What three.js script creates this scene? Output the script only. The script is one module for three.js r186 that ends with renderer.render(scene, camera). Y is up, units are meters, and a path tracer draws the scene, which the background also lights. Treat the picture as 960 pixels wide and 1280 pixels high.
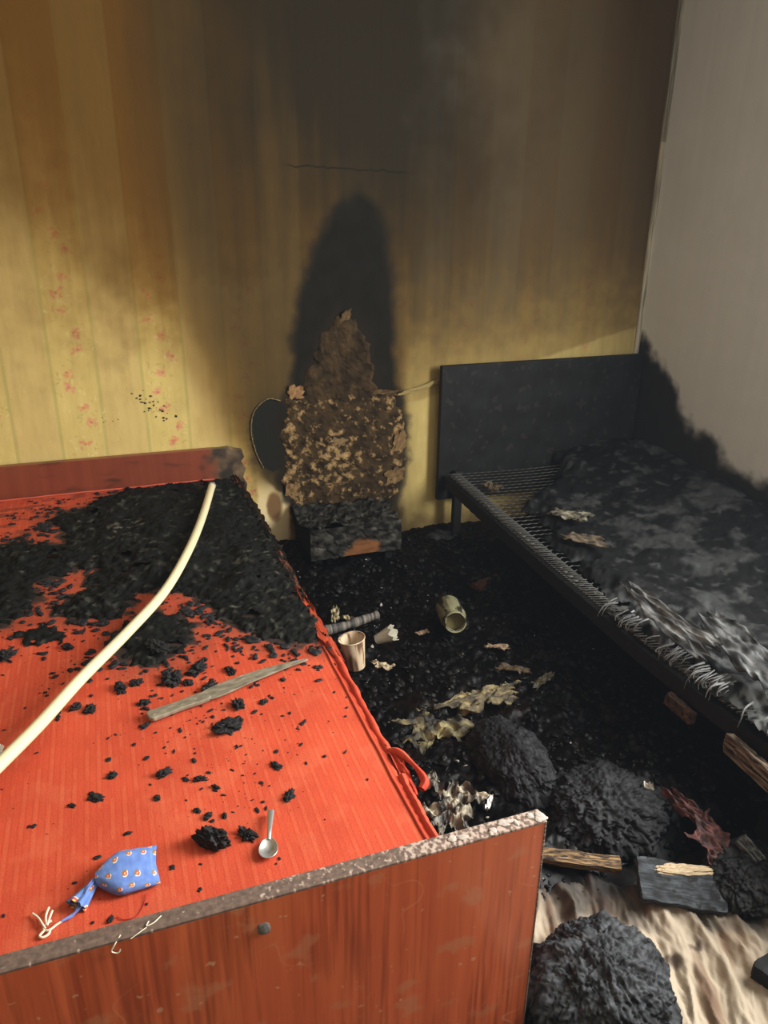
import * as THREE from 'three';
import { RoundedBoxGeometry } from 'three/addons/geometries/RoundedBoxGeometry.js';
import { mergeGeometries, mergeVertices } from 'three/addons/utils/BufferGeometryUtils.js';
import { RectAreaLightUniformsLib } from 'three/addons/lights/RectAreaLightUniformsLib.js';

// ---------------------------------------------------------------- camera, daylight, exposure
const scene = new THREE.Scene();
const camera = new THREE.PerspectiveCamera(67.52, 960 / 1280, 0.02, 60);
camera.position.set(0, 1.306, 2.714);
camera.rotation.order = 'YXZ';
camera.rotation.set(-21.73 * Math.PI / 180, -19.9 * Math.PI / 180, 0.587 * Math.PI / 180);
scene.add(camera);
scene.background = new THREE.Color(0.62, 0.70, 0.80);               // overcast sky outside the window
scene.fog = new THREE.FogExp2(0xcfdcec, 0.0045);                      // thin bluish haze added for the pale veil of glare
RectAreaLightUniformsLib.init();
const daylight = new THREE.RectAreaLight(0xf8f8f6, 36, 0.92, 1.10);  // sky seen through the window in the right wall
daylight.position.set(2.08, 1.47, 2.08);
daylight.lookAt(0.6, 1.04, 2.08);
daylight.name = 'window_daylight';
scene.add(daylight);
const renderer = new THREE.WebGLRenderer({ antialias: true });
renderer.toneMapping = THREE.LinearToneMapping;
renderer.toneMappingExposure = 1.22;
renderer.shadowMap.enabled = true;

// ---------------------------------------------------------------- helpers
const perm = new Uint8Array(512), gradX = new Float32Array(512), gradY = new Float32Array(512), gradZ = new Float32Array(512);
{
  const r = rng(20), p = []; for (let i = 0; i < 256; i++) p.push(i);
  for (let i = 255; i > 0; i--) { const j = Math.floor(r() * (i + 1)); [p[i], p[j]] = [p[j], p[i]]; }
  const G = [[1, 1, 0], [-1, 1, 0], [1, -1, 0], [-1, -1, 0], [1, 0, 1], [-1, 0, 1], [1, 0, -1], [-1, 0, -1], [0, 1, 1], [0, -1, 1], [0, 1, -1], [0, -1, -1]];
  for (let i = 0; i < 512; i++) { perm[i] = p[i & 255]; const g = G[perm[i] % 12]; gradX[i] = g[0]; gradY[i] = g[1]; gradZ[i] = g[2]; }
}
function noise(x, y = 0, z = 0) {                                    // gradient noise, about -1..1
  x += 231.7; y += 217.3; z += 211.9;
  const X = Math.floor(x), Y = Math.floor(y), Z = Math.floor(z); x -= X; y -= Y; z -= Z;
  const u = x * x * x * (x * (x * 6 - 15) + 10), v = y * y * y * (y * (y * 6 - 15) + 10), w = z * z * z * (z * (z * 6 - 15) + 10);
  const xi = X & 255, yi = Y & 255, zi = Z & 255, A = perm[xi] + yi, B = perm[xi + 1] + yi;
  const a0 = perm[A & 255] + zi, a1 = perm[(A + 1) & 255] + zi, b0 = perm[B & 255] + zi, b1 = perm[(B + 1) & 255] + zi, x1 = x - 1, y1 = y - 1, z1 = z - 1;
  let i = a0 & 255; const n000 = gradX[i] * x + gradY[i] * y + gradZ[i] * z; i = b0 & 255; const n100 = gradX[i] * x1 + gradY[i] * y + gradZ[i] * z;
  i = a1 & 255; const n010 = gradX[i] * x + gradY[i] * y1 + gradZ[i] * z; i = b1 & 255; const n110 = gradX[i] * x1 + gradY[i] * y1 + gradZ[i] * z;
  i = (a0 + 1) & 255; const n001 = gradX[i] * x + gradY[i] * y + gradZ[i] * z1; i = (b0 + 1) & 255; const n101 = gradX[i] * x1 + gradY[i] * y + gradZ[i] * z1;
  i = (a1 + 1) & 255; const n011 = gradX[i] * x + gradY[i] * y1 + gradZ[i] * z1; i = (b1 + 1) & 255; const n111 = gradX[i] * x1 + gradY[i] * y1 + gradZ[i] * z1;
  const p = n000 + u * (n100 - n000), q = n010 + u * (n110 - n010), r = n001 + u * (n101 - n001), t = n011 + u * (n111 - n011), e = p + v * (q - p), f = r + v * (t - r);
  return e + w * (f - e);
}
// a slow function of two coordinates, kept on a grid and read between its nodes
function cached(f, x0, x1, y0, y1, step) {
  const nx = Math.ceil((x1 - x0) / step) + 2, ny = Math.ceil((y1 - y0) / step) + 2, g = new Float32Array(nx * ny);
  for (let j = 0; j < ny; j++) for (let i = 0; i < nx; i++) g[j * nx + i] = f(x0 + i * step, y0 + j * step);
  return (x, y) => {
    const a = clamp((x - x0) / step, 0, nx - 1.001), b = clamp((y - y0) / step, 0, ny - 1.001), i = Math.floor(a), j = Math.floor(b), u = a - i, v = b - j, k = j * nx + i;
    return (g[k] * (1 - u) + g[k + 1] * u) * (1 - v) + (g[k + nx] * (1 - u) + g[k + nx + 1] * u) * v;
  };
}
function fbm(x, y, z = 0, oct = 4) {
  let s = 0, a = 0.5, f = 1;
  for (let i = 0; i < oct; i++) { s += a * noise(x * f, y * f, z * f + i * 7.1); a *= 0.5; f *= 2.03; }
  return s;
}
const ridge = (x, y, z = 0, oct = 4) => {
  let s = 0, a = 0.5, f = 1;
  for (let i = 0; i < oct; i++) { s += a * (1 - Math.abs(noise(x * f, y * f, z * f + i * 5.3)) * 2); a *= 0.5; f *= 2.1; }
  return s;
};
// distance to the border between cells of a jittered grid, 0 at the crack
function cells(x, y, seed = 0) {
  const i = Math.floor(x), j = Math.floor(y); let d1 = 9, d2 = 9;
  for (let b = -1; b < 2; b++) for (let a = -1; a < 2; a++) {
    const px = i + a, py = j + b, h = Math.sin(px * 127.1 + py * 311.7 + seed * 74.7) * 43758.5453, k = Math.sin(px * 269.5 + py * 183.3 + seed * 37.1) * 24634.6345;
    const d = Math.hypot(px + (h - Math.floor(h)) - x, py + (k - Math.floor(k)) - y); if (d < d1) { d2 = d1; d1 = d; } else if (d < d2) d2 = d;
  }
  return d2 - d1;
}
const clamp = (v, a = 0, b = 1) => Math.min(b, Math.max(a, v));
function sstDummy() {}
const sst = (a, b, v) => { const t = clamp((v - a) / (b - a)); return t * t * (3 - 2 * t); };
const lerp = (a, b, t) => a + (b - a) * t;
const mix3 = (a, b, t) => [lerp(a[0], b[0], t), lerp(a[1], b[1], t), lerp(a[2], b[2], t)];
const lin = (c) => c.map((v) => Math.pow(Math.max(v, 0) / 255, 2.2));
function rng(seed) {
  let a = seed >>> 0;
  return () => { a = (a + 0x6d2b79f5) >>> 0; let t = a; t = Math.imul(t ^ (t >>> 15), t | 1); t ^= t + Math.imul(t ^ (t >>> 7), t | 61); return ((t ^ (t >>> 14)) >>> 0) / 4294967296; };
}
const taken = {};
function numbered(name) { taken[name] = (taken[name] || 0) + 1; return taken[name] === 1 ? name : `${name}_${String(taken[name] - 1).padStart(3, '0')}`; }
function shade(o) { o.castShadow = true; o.receiveShadow = true; return o; }
function tag(o, label, category, group, kind) {
  o.userData.label = label; o.userData.category = category;
  if (group) o.userData.group = group;
  if (kind) o.userData.kind = kind;
  return o;
}
function mesh(name, geo, mat, parent) {
  const m = shade(new THREE.Mesh(geo, mat));
  if (parent) { m.name = name; parent.add(m); } else { m.name = numbered(name); scene.add(m); }
  return m;
}
function thing(name, label, category, pos = [0, 0, 0], turn = 0, group) {
  const g = new THREE.Group(); g.name = numbered(name); g.position.set(...pos); g.rotation.y = turn; scene.add(g);
  return tag(g, label, category, group);
}
function struct(name, geo, mat, label, category) {
  const m = mesh(name, geo, mat); m.userData.kind = 'structure'; return tag(m, label, category, null, 'structure');
}
// colour texture from f(u01, v01) -> [r, g, b] in sRGB 0..255, v up
function tex(w, h, f, { srgb = true, wrap = false } = {}) {
  const d = new Uint8Array(w * h * 4);
  for (let j = 0; j < h; j++) for (let i = 0; i < w; i++) {
    const c = f((i + 0.5) / w, (j + 0.5) / h, i, j), k = (j * w + i) * 4;
    d[k] = clamp(c[0], 0, 255); d[k + 1] = clamp(c[1], 0, 255); d[k + 2] = clamp(c[2], 0, 255); d[k + 3] = 255;
  }
  const t = new THREE.DataTexture(d, w, h, THREE.RGBAFormat);
  t.magFilter = THREE.LinearFilter; t.minFilter = THREE.LinearFilter;
  if (srgb) t.colorSpace = THREE.SRGBColorSpace;
  if (wrap) t.wrapS = t.wrapT = THREE.RepeatWrapping;
  t.needsUpdate = true;
  return t;
}
// uv from position: axes 'x','y','z', origin and span
function planarUV(geo, ua, va, u0, us, v0, vs) {
  const p = geo.attributes.position, uv = new Float32Array(p.count * 2), g = { x: 'getX', y: 'getY', z: 'getZ' };
  for (let i = 0; i < p.count; i++) { uv[2 * i] = (p[g[ua]](i) - u0) / us; uv[2 * i + 1] = (p[g[va]](i) - v0) / vs; }
  geo.setAttribute('uv', new THREE.BufferAttribute(uv, 2));
  return geo;
}
function box(x0, x1, y0, y1, z0, z1, r = 0) {
  const g = r ? new RoundedBoxGeometry(x1 - x0, y1 - y0, z1 - z0, 2, r) : new THREE.BoxGeometry(x1 - x0, y1 - y0, z1 - z0);
  g.translate((x0 + x1) / 2, (y0 + y1) / 2, (z0 + z1) / 2);
  return g;
}
function plain(g) { const o = g.index ? g.toNonIndexed() : g.clone(); for (const k of Object.keys(o.attributes)) if (!['position', 'normal', 'uv'].includes(k)) o.deleteAttribute(k); return o; }
function inPoly(poly, x, y) {
  let c = false;
  for (let i = 0, j = poly.length - 1; i < poly.length; j = i++) {
    const [xi, yi] = poly[i], [xj, yj] = poly[j];
    if ((yi > y) !== (yj > y) && x < (xj - xi) * (y - yi) / (yj - yi) + xi) c = !c;
  }
  return c;
}
// signed distance to an outline, positive inside
function sd(poly, x, y) {
  let m = 1e9;
  for (let i = 0, j = poly.length - 1; i < poly.length; j = i++) {
    const [ax, ay] = poly[j], [bx, by] = poly[i], dx = bx - ax, dy = by - ay;
    const t = clamp(((x - ax) * dx + (y - ay) * dy) / (dx * dx + dy * dy || 1e-9));
    const ex = ax + dx * t - x, ey = ay + dy * t - y; m = Math.min(m, ex * ex + ey * ey);
  }
  m = Math.sqrt(m);
  return inPoly(poly, x, y) ? m : -m;
}
// relief over a plane: h(a, b) -> height or null; out(a, b, h) -> [x, y, z]; col -> linear rgb
function field(a0, a1, b0, b1, step, h, out, col) {
  const na = Math.ceil((a1 - a0) / step), nb = Math.ceil((b1 - b0) / step), id = new Int32Array((na + 1) * (nb + 1)).fill(-1);
  const pos = [], cols = [], uv = [], idx = [];
  for (let j = 0; j <= nb; j++) for (let i = 0; i <= na; i++) {
    const a = a0 + i * step, b = b0 + j * step, v = h(a, b);
    if (v === null) continue;
    id[j * (na + 1) + i] = pos.length / 3;
    pos.push(...out(a, b, v)); uv.push(a, b);
    if (col) cols.push(...col(a, b, v));
  }
  for (let j = 0; j < nb; j++) for (let i = 0; i < na; i++) {
    const p = id[j * (na + 1) + i], q = id[j * (na + 1) + i + 1], r = id[(j + 1) * (na + 1) + i + 1], s = id[(j + 1) * (na + 1) + i];
    if (p >= 0 && q >= 0 && s >= 0) idx.push(p, s, q);
    if (q >= 0 && r >= 0 && s >= 0) idx.push(q, s, r);
  }
  const g = new THREE.BufferGeometry();
  g.setAttribute('position', new THREE.Float32BufferAttribute(pos, 3));
  g.setAttribute('uv', new THREE.Float32BufferAttribute(uv, 2));
  if (col) g.setAttribute('color', new THREE.Float32BufferAttribute(cols, 3));
  g.setIndex(idx); g.computeVertexNormals();
  return g;
}
// a lump: displaced sphere, vertex colours from c(dir, d)
function lump(rx, ry, rz, seed, { detail = 8, amp = 0.35, freq = 1.6, fine = 0.12, ff = 6, dark = [0.012, 0.012, 0.013], pale = [0.05, 0.05, 0.052], paleShare = 0.3, flat = true } = {}) {
  let g = new THREE.IcosahedronGeometry(1, detail); g.deleteAttribute('uv'); g.deleteAttribute('normal'); g = mergeVertices(g, 1e-5);
  const p = g.attributes.position, col = new Float32Array(p.count * 3);
  for (let i = 0; i < p.count; i++) {
    const x = p.getX(i), y = p.getY(i), z = p.getZ(i);
    const a = fbm(x * freq + seed, y * freq, z * freq - seed, 3), b = ridge(x * ff - seed, y * ff + seed, z * ff, 3) - 0.4;
    const k = 1 + amp * a * 1.6 + fine * b;
    let yy = y * ry * k; if (flat && yy < -0.55 * ry) yy = -0.55 * ry;
    p.setXYZ(i, x * rx * k, yy, z * rz * k);
    const t = clamp((noise(x * 9 + seed, y * 9, z * 9) + 0.6 * noise(x * 23, y * 23 + seed, z * 23) - 0.3 + paleShare) * 1.2);
    const c = mix3(dark, pale, t); col.set(c, i * 3);
  }
  g.setAttribute('color', new THREE.BufferAttribute(col, 3)); g.computeVertexNormals();
  return g;
}
// a crumpled thin sheet with thickness between four corners (a b c d, counterclockwise), col(u, v, n) -> linear rgb, n a noise of its own
function sheet(c4, nu, nv, { amp = 0.01, freq = 3, seed = 1, thick = 0.002, rag = 0.08, col = null, ridged = true, lift = null } = {}) {
  const [a, b, c, d] = c4.map((q) => new THREE.Vector3(...q));
  const nrm = new THREE.Vector3().crossVectors(b.clone().sub(a), d.clone().sub(a)).normalize();
  if (nrm.y < 0) nrm.negate();
  const pos = [], cols = [], uvs = [], idx = [], N = (nu + 1) * (nv + 1), v3 = new THREE.Vector3(), v4 = new THREE.Vector3();
  for (let side = 0; side < 2; side++) for (let j = 0; j <= nv; j++) for (let i = 0; i <= nu; i++) {
    let u = i / nu, v = j / nv;
    const eu = (u - 0.5) * (1 + rag * 2.4 * noise(v * 4.7 + seed, seed * 1.3, u * 2.1)), ev = (v - 0.5) * (1 + rag * 2.4 * noise(u * 4.9, seed * 2.1, v * 2.3 + seed));
    u = 0.5 + eu; v = 0.5 + ev;
    v3.copy(a).lerp(b, u); v4.copy(d).lerp(c, u); v3.lerp(v4, v);
    const w = ridged ? ridge(u * freq + seed, v * freq, seed * 3.3, 3) - 0.45 : fbm(u * freq + seed, v * freq, seed * 3.3, 3);
    v3.addScaledVector(nrm, amp * w * 2 + (lift ? lift(u, v) : 0) - side * thick);
    pos.push(v3.x, v3.y, v3.z); uvs.push(u, v);
    const cc = col ? col(u, v, 1.1 * fbm(u * 5 + seed * 1.7, v * 5, seed * 5.1, 4)) : [1, 1, 1]; cols.push(...cc);
  }
  const q = (side, i, j) => side * N + j * (nu + 1) + i;
  for (let j = 0; j < nv; j++) for (let i = 0; i < nu; i++) {
    idx.push(q(0, i, j), q(0, i + 1, j), q(0, i + 1, j + 1), q(0, i, j), q(0, i + 1, j + 1), q(0, i, j + 1));
    idx.push(q(1, i, j), q(1, i + 1, j + 1), q(1, i + 1, j), q(1, i, j), q(1, i, j + 1), q(1, i + 1, j + 1));
  }
  for (let i = 0; i < nu; i++) for (const j of [0, nv]) idx.push(q(0, i, j), q(1, i, j), q(1, i + 1, j), q(0, i, j), q(1, i + 1, j), q(0, i + 1, j));
  for (let j = 0; j < nv; j++) for (const i of [0, nu]) idx.push(q(0, i, j), q(0, i, j + 1), q(1, i, j + 1), q(0, i, j), q(1, i, j + 1), q(1, i, j));
  const g = new THREE.BufferGeometry();
  g.setAttribute('position', new THREE.Float32BufferAttribute(pos, 3));
  g.setAttribute('uv', new THREE.Float32BufferAttribute(uvs, 2));
  g.setAttribute('color', new THREE.Float32BufferAttribute(cols, 3));
  g.setIndex(idx); g.computeVertexNormals();
  return g;
}
function tube(pts, r, seg = 40, rad = 8, taper = null) {
  const c = new THREE.CatmullRomCurve3(pts.map((p) => new THREE.Vector3(...p)));
  const g = new THREE.TubeGeometry(c, seg, r, rad, false);
  if (taper) {
    const p = g.attributes.position, q = new THREE.Vector3(), o = new THREE.Vector3();
    for (let i = 0; i <= seg; i++) {
      c.getPointAt(i / seg, o); const k = taper(i / seg);
      for (let j = 0; j <= rad; j++) { const n = i * (rad + 1) + j; q.fromBufferAttribute(p, n).sub(o).multiplyScalar(k).add(o); p.setXYZ(n, q.x, q.y, q.z); }
    }
    g.computeVertexNormals();
  }
  return g;
}
const std = (o) => new THREE.MeshStandardMaterial({ side: THREE.DoubleSide, ...o });
const phys = (o) => new THREE.MeshPhysicalMaterial({ side: THREE.DoubleSide, ...o });

// ---------------------------------------------------------------- shared materials
const M = {
  char: phys({ vertexColors: true, roughness: 0.8, specularIntensity: 0.22 }),
  wetChar: phys({ vertexColors: true, roughness: 0.45, specularIntensity: 0.2 }),
  mound: phys({ vertexColors: true, roughness: 0.62, specularIntensity: 0.22 }),
  ash: phys({ vertexColors: true, roughness: 0.9, specularIntensity: 0.25 }),
  soot: phys({ color: new THREE.Color(0.009, 0.009, 0.009), roughness: 0.9, specularIntensity: 0.2 }),
  iron: phys({ color: new THREE.Color(0.014, 0.013, 0.012), roughness: 0.7, specularIntensity: 0.3 }),
};

// ---------------------------------------------------------------- the room
const X0 = -1.3, X1 = 2.12, Z1 = 4.2, H = 2.5;
// outline helpers for the soot on the back wall (metres on the wall)
const plumeY = [0.10, 0.30, 0.646, 0.673, 0.875, 0.974, 1.039, 1.196, 1.223, 1.30, 1.36];
const plumeL = [0.62, 0.60, 0.615, 0.62, 0.627, 0.645, 0.662, 0.722, 0.738, 0.785, 0.86];
const plumeR = [1.00, 1.04, 1.03, 1.02, 1.015, 1.012, 1.008, 0.987, 0.980, 0.955, 0.89];
const interp = (xs, ys, x) => { if (x <= xs[0]) return ys[0]; for (let i = 1; i < xs.length; i++) if (x <= xs[i]) return lerp(ys[i - 1], ys[i], (x - xs[i - 1]) / (xs[i] - xs[i - 1])); return ys[ys.length - 1]; };
const haloL = (y) => interp([0.0, 0.30, 0.45, 0.54, 0.70, 0.89, 1.2, 1.66, 2.4], [0.56, 0.50, 0.44, 0.37, 0.29, 0.20, 0.12, 0.06, 0.0], y);
const burntPaper = [[0.604, 0.645], [0.664, 0.655], [0.70, 0.785], [0.745, 0.87], [0.80, 0.945], [0.85, 0.93], [0.905, 0.86], [0.94, 0.75], [0.95, 0.65], [1.03, 0.63], [1.055, 0.55], [1.06, 0.42], [1.05, 0.30], [1.0, 0.20], [0.90, 0.17], [0.62, 0.2], [0.57, 0.33], [0.585, 0.46], [0.565, 0.56]];
{
  // wallpaper: flowers and leaves printed in every second band
  const W = 1560, Hh = 1140, w = X1 - X0, ink = new Float32Array(W * Hh * 4);
  const r = rng(7);
  const blotch = (cx, cy, rx, ry, ang, c, al) => {
    const R = Math.max(rx, ry) * 1.3, ca = Math.cos(ang), sa = Math.sin(ang);
    for (let j = Math.max(0, Math.floor((cy - R) / H * Hh)); j < Math.min(Hh, (cy + R) / H * Hh); j++) for (let i = Math.max(0, Math.floor((cx - R - X0) / w * W)); i < Math.min(W, (cx + R - X0) / w * W); i++) {
      const x = X0 + (i + 0.5) / W * w - cx, y = (j + 0.5) / Hh * H - cy, a = (x * ca + y * sa) / rx, b = (-x * sa + y * ca) / ry;
      const k = (1 - sst(0.55, 1.2, a * a + b * b)) * al * (0.7 + 0.6 * noise(x * 300, y * 300, cx * 9)); if (k <= 0) continue;
      const n = (j * W + i) * 4, o = ink[n + 3];
      for (let q = 0; q < 3; q++) ink[n + q] = lerp(ink[n + q], c[q], o ? k : 1);
      ink[n + 3] = Math.min(1, o + k * (1 - o));
    }
  };
  for (let b = -5; b < 8; b++) {
    const bc = -0.11 + 0.2825 * b;
    for (let y = 0.05 + (b & 1) * 0.04; y < H; y += 0.062) {
      const fx = bc + 0.030 * Math.sin(y * 23 + b) + (r() - 0.5) * 0.016, fy = y + (r() - 0.5) * 0.02;
      const pink = [205 + r() * 12, 118 + r() * 22, 100 + r() * 15];
      for (let k = 0; k < 8; k++) blotch(fx + (r() - 0.5) * 0.034, fy + (r() - 0.5) * 0.030, 0.005 + r() * 0.006, 0.003 + r() * 0.003, r() * 3, pink, 0.7);
      blotch(fx, fy, 0.006, 0.005, 0, [196, 84, 78], 0.7);
      for (let k = 0; k < 13; k++) blotch(fx + (r() - 0.5) * 0.10, fy + (r() - 0.5) * 0.07, 0.006 + r() * 0.005, 0.0022, r() * 3, r() < 0.5 ? [160, 152, 88] : r() < 0.5 ? [216, 170, 122] : [226, 212, 156], 0.55);
    }
  }
  const specks = []; for (let i = 0; i < 40; i++) { const t = r(); specks.push([0.075 + 0.10 * t + (r() - 0.5) * 0.07, 0.70 - 0.08 * t + (r() - 0.5) * 0.05, 0.0012 + r() * r() * 0.0055]); }
  for (let i = 0; i < 5; i++) specks.push([-0.05 + r() * 0.06, 0.60 + r() * 0.03, 0.002]);
  const blister = [[0.485, 0.624], [0.53, 0.655], [0.575, 0.645], [0.60, 0.60], [0.585, 0.53], [0.592, 0.46], [0.575, 0.385], [0.535, 0.372], [0.50, 0.395], [0.478, 0.45], [0.462, 0.53], [0.468, 0.59]];
  const lowPale = [[0.47, 0.40], [0.52, 0.33], [0.60, 0.27], [0.59, 0.0], [0.47, 0.0]];
  const cWob = cached((x, y) => fbm(x * 3.1, y * 2.3, 4, 4), X0, X1, 0, H, 0.008), cStreak = cached((x, y) => fbm(x * 26, y * 1.4, 9, 3), X0, X1, 0, H, 0.004), cMott = cached((x, y) => fbm(x * 14, y * 14, 2, 4), X0, X1, 0, H, 0.0035), cBurnt = cached((x, y) => sd(burntPaper, x, y), X0, X1, 0, H, 0.008);
  const relief = new Uint8Array(W * Hh * 4);
  const map = tex(W, Hh, (u, v, i, j) => {
    const x = X0 + u * w, y = v * H;
    const band = ((x + 0.18) / 0.1413), bi = Math.floor(band), bf = band - bi, floral = ((bi % 2) + 2) % 2 === 0;
    const g = fbm(x * 40, y * 9, 0, 3), gr = noise(x * 420, y * 420), weave = noise(x * 900, y * 60);
    let c = floral ? [206, 182, 112] : [202, 176, 112];
    c = c.map((q) => q + g * 12 + gr * 5 + weave * 4);
    const ed = Math.min(bf, 1 - bf) * 0.1413, line = (1 - sst(0.0036, 0.0072, ed));
    c = mix3(c, [176, 164, 98], line * 0.62);
    const k = (j * W + i) * 4; if (ink[k + 3] > 0) c = mix3(c, [ink[k], ink[k + 1], ink[k + 2]], Math.min(0.85, ink[k + 3]));
    // smoke stain over the paper: brown film, uneven along the bands, some upward light falloff painted in, then grey soot
    const wob = cWob(x, y), streak = cStreak(x, y), mott = cMott(x, y);
    const hl = haloL(y) + wob * 0.10 + mott * 0.03, hr = 1.085 + mott * 0.03 + wob * 0.04;
    const inside = sst(-0.13, 0.12, x - hl) * (1 - sst(-0.03, 0.05, x - hr - Math.max(0, y - 0.60) * 4));
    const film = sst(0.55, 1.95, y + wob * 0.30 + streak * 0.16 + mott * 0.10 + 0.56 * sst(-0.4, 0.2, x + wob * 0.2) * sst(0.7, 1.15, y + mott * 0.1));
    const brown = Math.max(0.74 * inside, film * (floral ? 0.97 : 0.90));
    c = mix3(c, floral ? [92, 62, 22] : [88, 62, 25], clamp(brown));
    const over = sst(0.15, 1.0, x + wob * 0.25) * sst(0.35, 1.40, y + mott * 0.10 + wob * 0.15 + streak * 0.10) * (1 - 0.38 * sst(1.0, 1.9, x + wob * 0.3));
    const inner = sst(-0.02, 0.26, x - hl) * (1 - sst(-0.04, 0.05, x - hr)) * (0.50 + 0.35 * sst(0.75, 0.45, y));
    const high = sst(0.2, 0.6, x + wob * 0.2) * sst(1.15, 1.8, y + wob * 0.2 + streak * 0.2) * 0.45;
    const grey = clamp(Math.max(over * 0.80, inner) + high * (1 - sst(0.9, 1.5, x + wob * 0.3) * 0.9) + streak * 0.10 + mott * 0.08);
    c = mix3(c, mix3([42, 36, 26], [74, 70, 62], sst(1.0, 1.7, x + wob * 0.4 + mott * 0.2)), grey);  // soot turns paler grey towards the right: veil of glare painted in
    // the black plume
    const pl = interp(plumeY, plumeL, y), pr = interp(plumeY, plumeR, y), e = 0.016 + 0.026 * clamp((y - 0.6) / 0.7);
    const core = sst(-e, e, x - pl + mott * 0.03) * sst(-e, e, pr - x + mott * 0.025) * (1 - sst(1.30, 1.41, y + mott * 0.06));
    c = mix3(c, [25, 24, 20].map((q) => q + gr * 4 + mott * 8), core * 0.97);
    // blistered hole in the paper beside the plaster, scorched black round it
    const rd = sd(blister, x, y) + mott * 0.02;
    c = mix3(c, [36, 33, 25], (1 - sst(0.02, 0.10, Math.hypot((x - 0.53) * 0.9, (y - 0.46) * 0.42) + mott * 0.05)) * 0.75);
    c = mix3(c, [31, 31, 28], sst(-0.003, 0.003, rd) * 0.95);
    // pale paper that survived low down, beside the bed and beside the headboard
    const rb = Math.hypot((x - 0.535) / 0.032, (y - 0.235) / 0.06), ls = sst(-0.006, 0.012, sd(lowPale, x + mott * 0.02, y + mott * 0.02));
    c = mix3(c, mix3([216, 196, 148], [104, 76, 48], (1 - sst(0.7, 1.2, rb + mott * 0.4)) * 0.9), ls * sst(0.40, 0.24, y + mott * 0.05));
    const lowR = sst(1.03, 1.085, x + mott * 0.05) * (1 - sst(0.45, 1.0, y + mott * 0.16 + wob * 0.1 - (x - 1.07) * 0.12));
    c = mix3(c, [176, 156, 98].map((q) => q + g * 16 + mott * 14), lowR * 0.85);
    const dirtLow = lowR * sst(0.03, 0.16, 0.20 - y + mott * 0.14) * 0.5;
    c = mix3(c, [86, 66, 44], dirtLow + lowR * (1 - sst(1.05, 1.1, x)) * sst(0.35, 0.1, y) * 0.4);
    // black heat mark left above and around the burnt paper
    const bp = cBurnt(x, y);
    if (bp > -0.06) c = mix3(c, [34, 29, 23], sst(-0.045, 0.0, bp + mott * 0.05) * 0.9);
    // thin horizontal split in the paper
    const cy = 1.428 - (x - 0.67) * 0.03 + fbm(x * 30, 1, 3, 2) * 0.012, cr = (1 - sst(0.0008, 0.004, Math.abs(y - cy))) * sst(0.60, 0.66, x) * (1 - sst(1.02, 1.08, x));
    c = mix3(c, [30, 27, 22], cr * 0.85);
    if (x > -0.1 && x < 0.25 && y > 0.55 && y < 0.8) for (const s of specks) { const d = Math.hypot(x - s[0], (y - s[1]) * 1.4) + noise(x * 260, y * 260) * 0.0016; if (d < s[2]) c = [44, 38, 24]; }
    const b = clamp(0.5 + gr * 0.1 + g * 0.25 - line * 0.12 - cr * 0.5 + (ink[k + 3] > 0 ? 0.08 : 0)) * 255;
    relief[k] = relief[k + 1] = relief[k + 2] = b; relief[k + 3] = 255;
    return c;
  });
  const bump = new THREE.DataTexture(relief, W, Hh, THREE.RGBAFormat); bump.magFilter = bump.minFilter = THREE.LinearFilter; bump.needsUpdate = true;
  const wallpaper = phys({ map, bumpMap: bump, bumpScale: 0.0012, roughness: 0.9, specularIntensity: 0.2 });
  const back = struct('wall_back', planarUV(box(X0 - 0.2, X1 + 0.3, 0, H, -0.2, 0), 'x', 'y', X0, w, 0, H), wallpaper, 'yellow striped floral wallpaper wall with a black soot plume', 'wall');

  const upperLobe = [[0.60, 0.66], [1.05, 0.66], [1.05, 1.0], [0.60, 1.0]];
  // burnt-off paper: bare scorched plaster, rough and scabby
  const plaster = field(0.55, 1.08, 0.14, 0.97, 0.0032, (x, y) => {
    const d = sd(burntPaper, x, y) + fbm(x * 22, y * 22, 3, 3) * 0.05;
    if (d < 0) return null;
    return 0.001 + sst(0, 0.015, d) * 0.003 + (clamp(fbm(x * 30, y * 30, 2, 4) + 0.12) * 0.016 + clamp(ridge(x * 70, y * 70, 2, 3) - 0.5) * 0.006) * sst(0, 0.02, d);
  }, (x, y, h) => [x, y, h], (x, y, h) => {
    const n = fbm(x * 34, y * 34, 8, 5), f = fbm(x * 110, y * 110, 3, 3), lobe = sd(upperLobe, x, y) + n * 0.05 > 0;
    const side = Math.max(sst(0.68, 0.60, x), sst(0.98, 1.04, x), 0.9 * (1 - sst(0.04, 0.14, Math.hypot(x - 0.77, (y - 0.40) * 0.8))));
    const scab = sst(0.06, 0.30, n + f * 0.5 + side * 0.20 - 0.06), base = mix3([66, 53, 36], [44, 36, 26], clamp(fbm(x * 19, y * 19, 27, 4) * 2 + 0.5));
    return lin(mix3(base, lobe ? [84, 66, 46] : mix3([168, 142, 100], [120, 94, 62], clamp(f * 2 + 0.5)), lobe ? scab * 0.5 : scab));
  });
  plaster.index.array.reverse(); plaster.computeVertexNormals();
  const pm = mesh('bare_plaster', plaster, M.ash, back); pm.userData.label = 'bare brown scorched plaster with pale scabs';
  // curled edges of torn paper
  const curlCol = (a, b) => (u, v, n) => lin(mix3(a, b, clamp(n + 0.5)));
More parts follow.
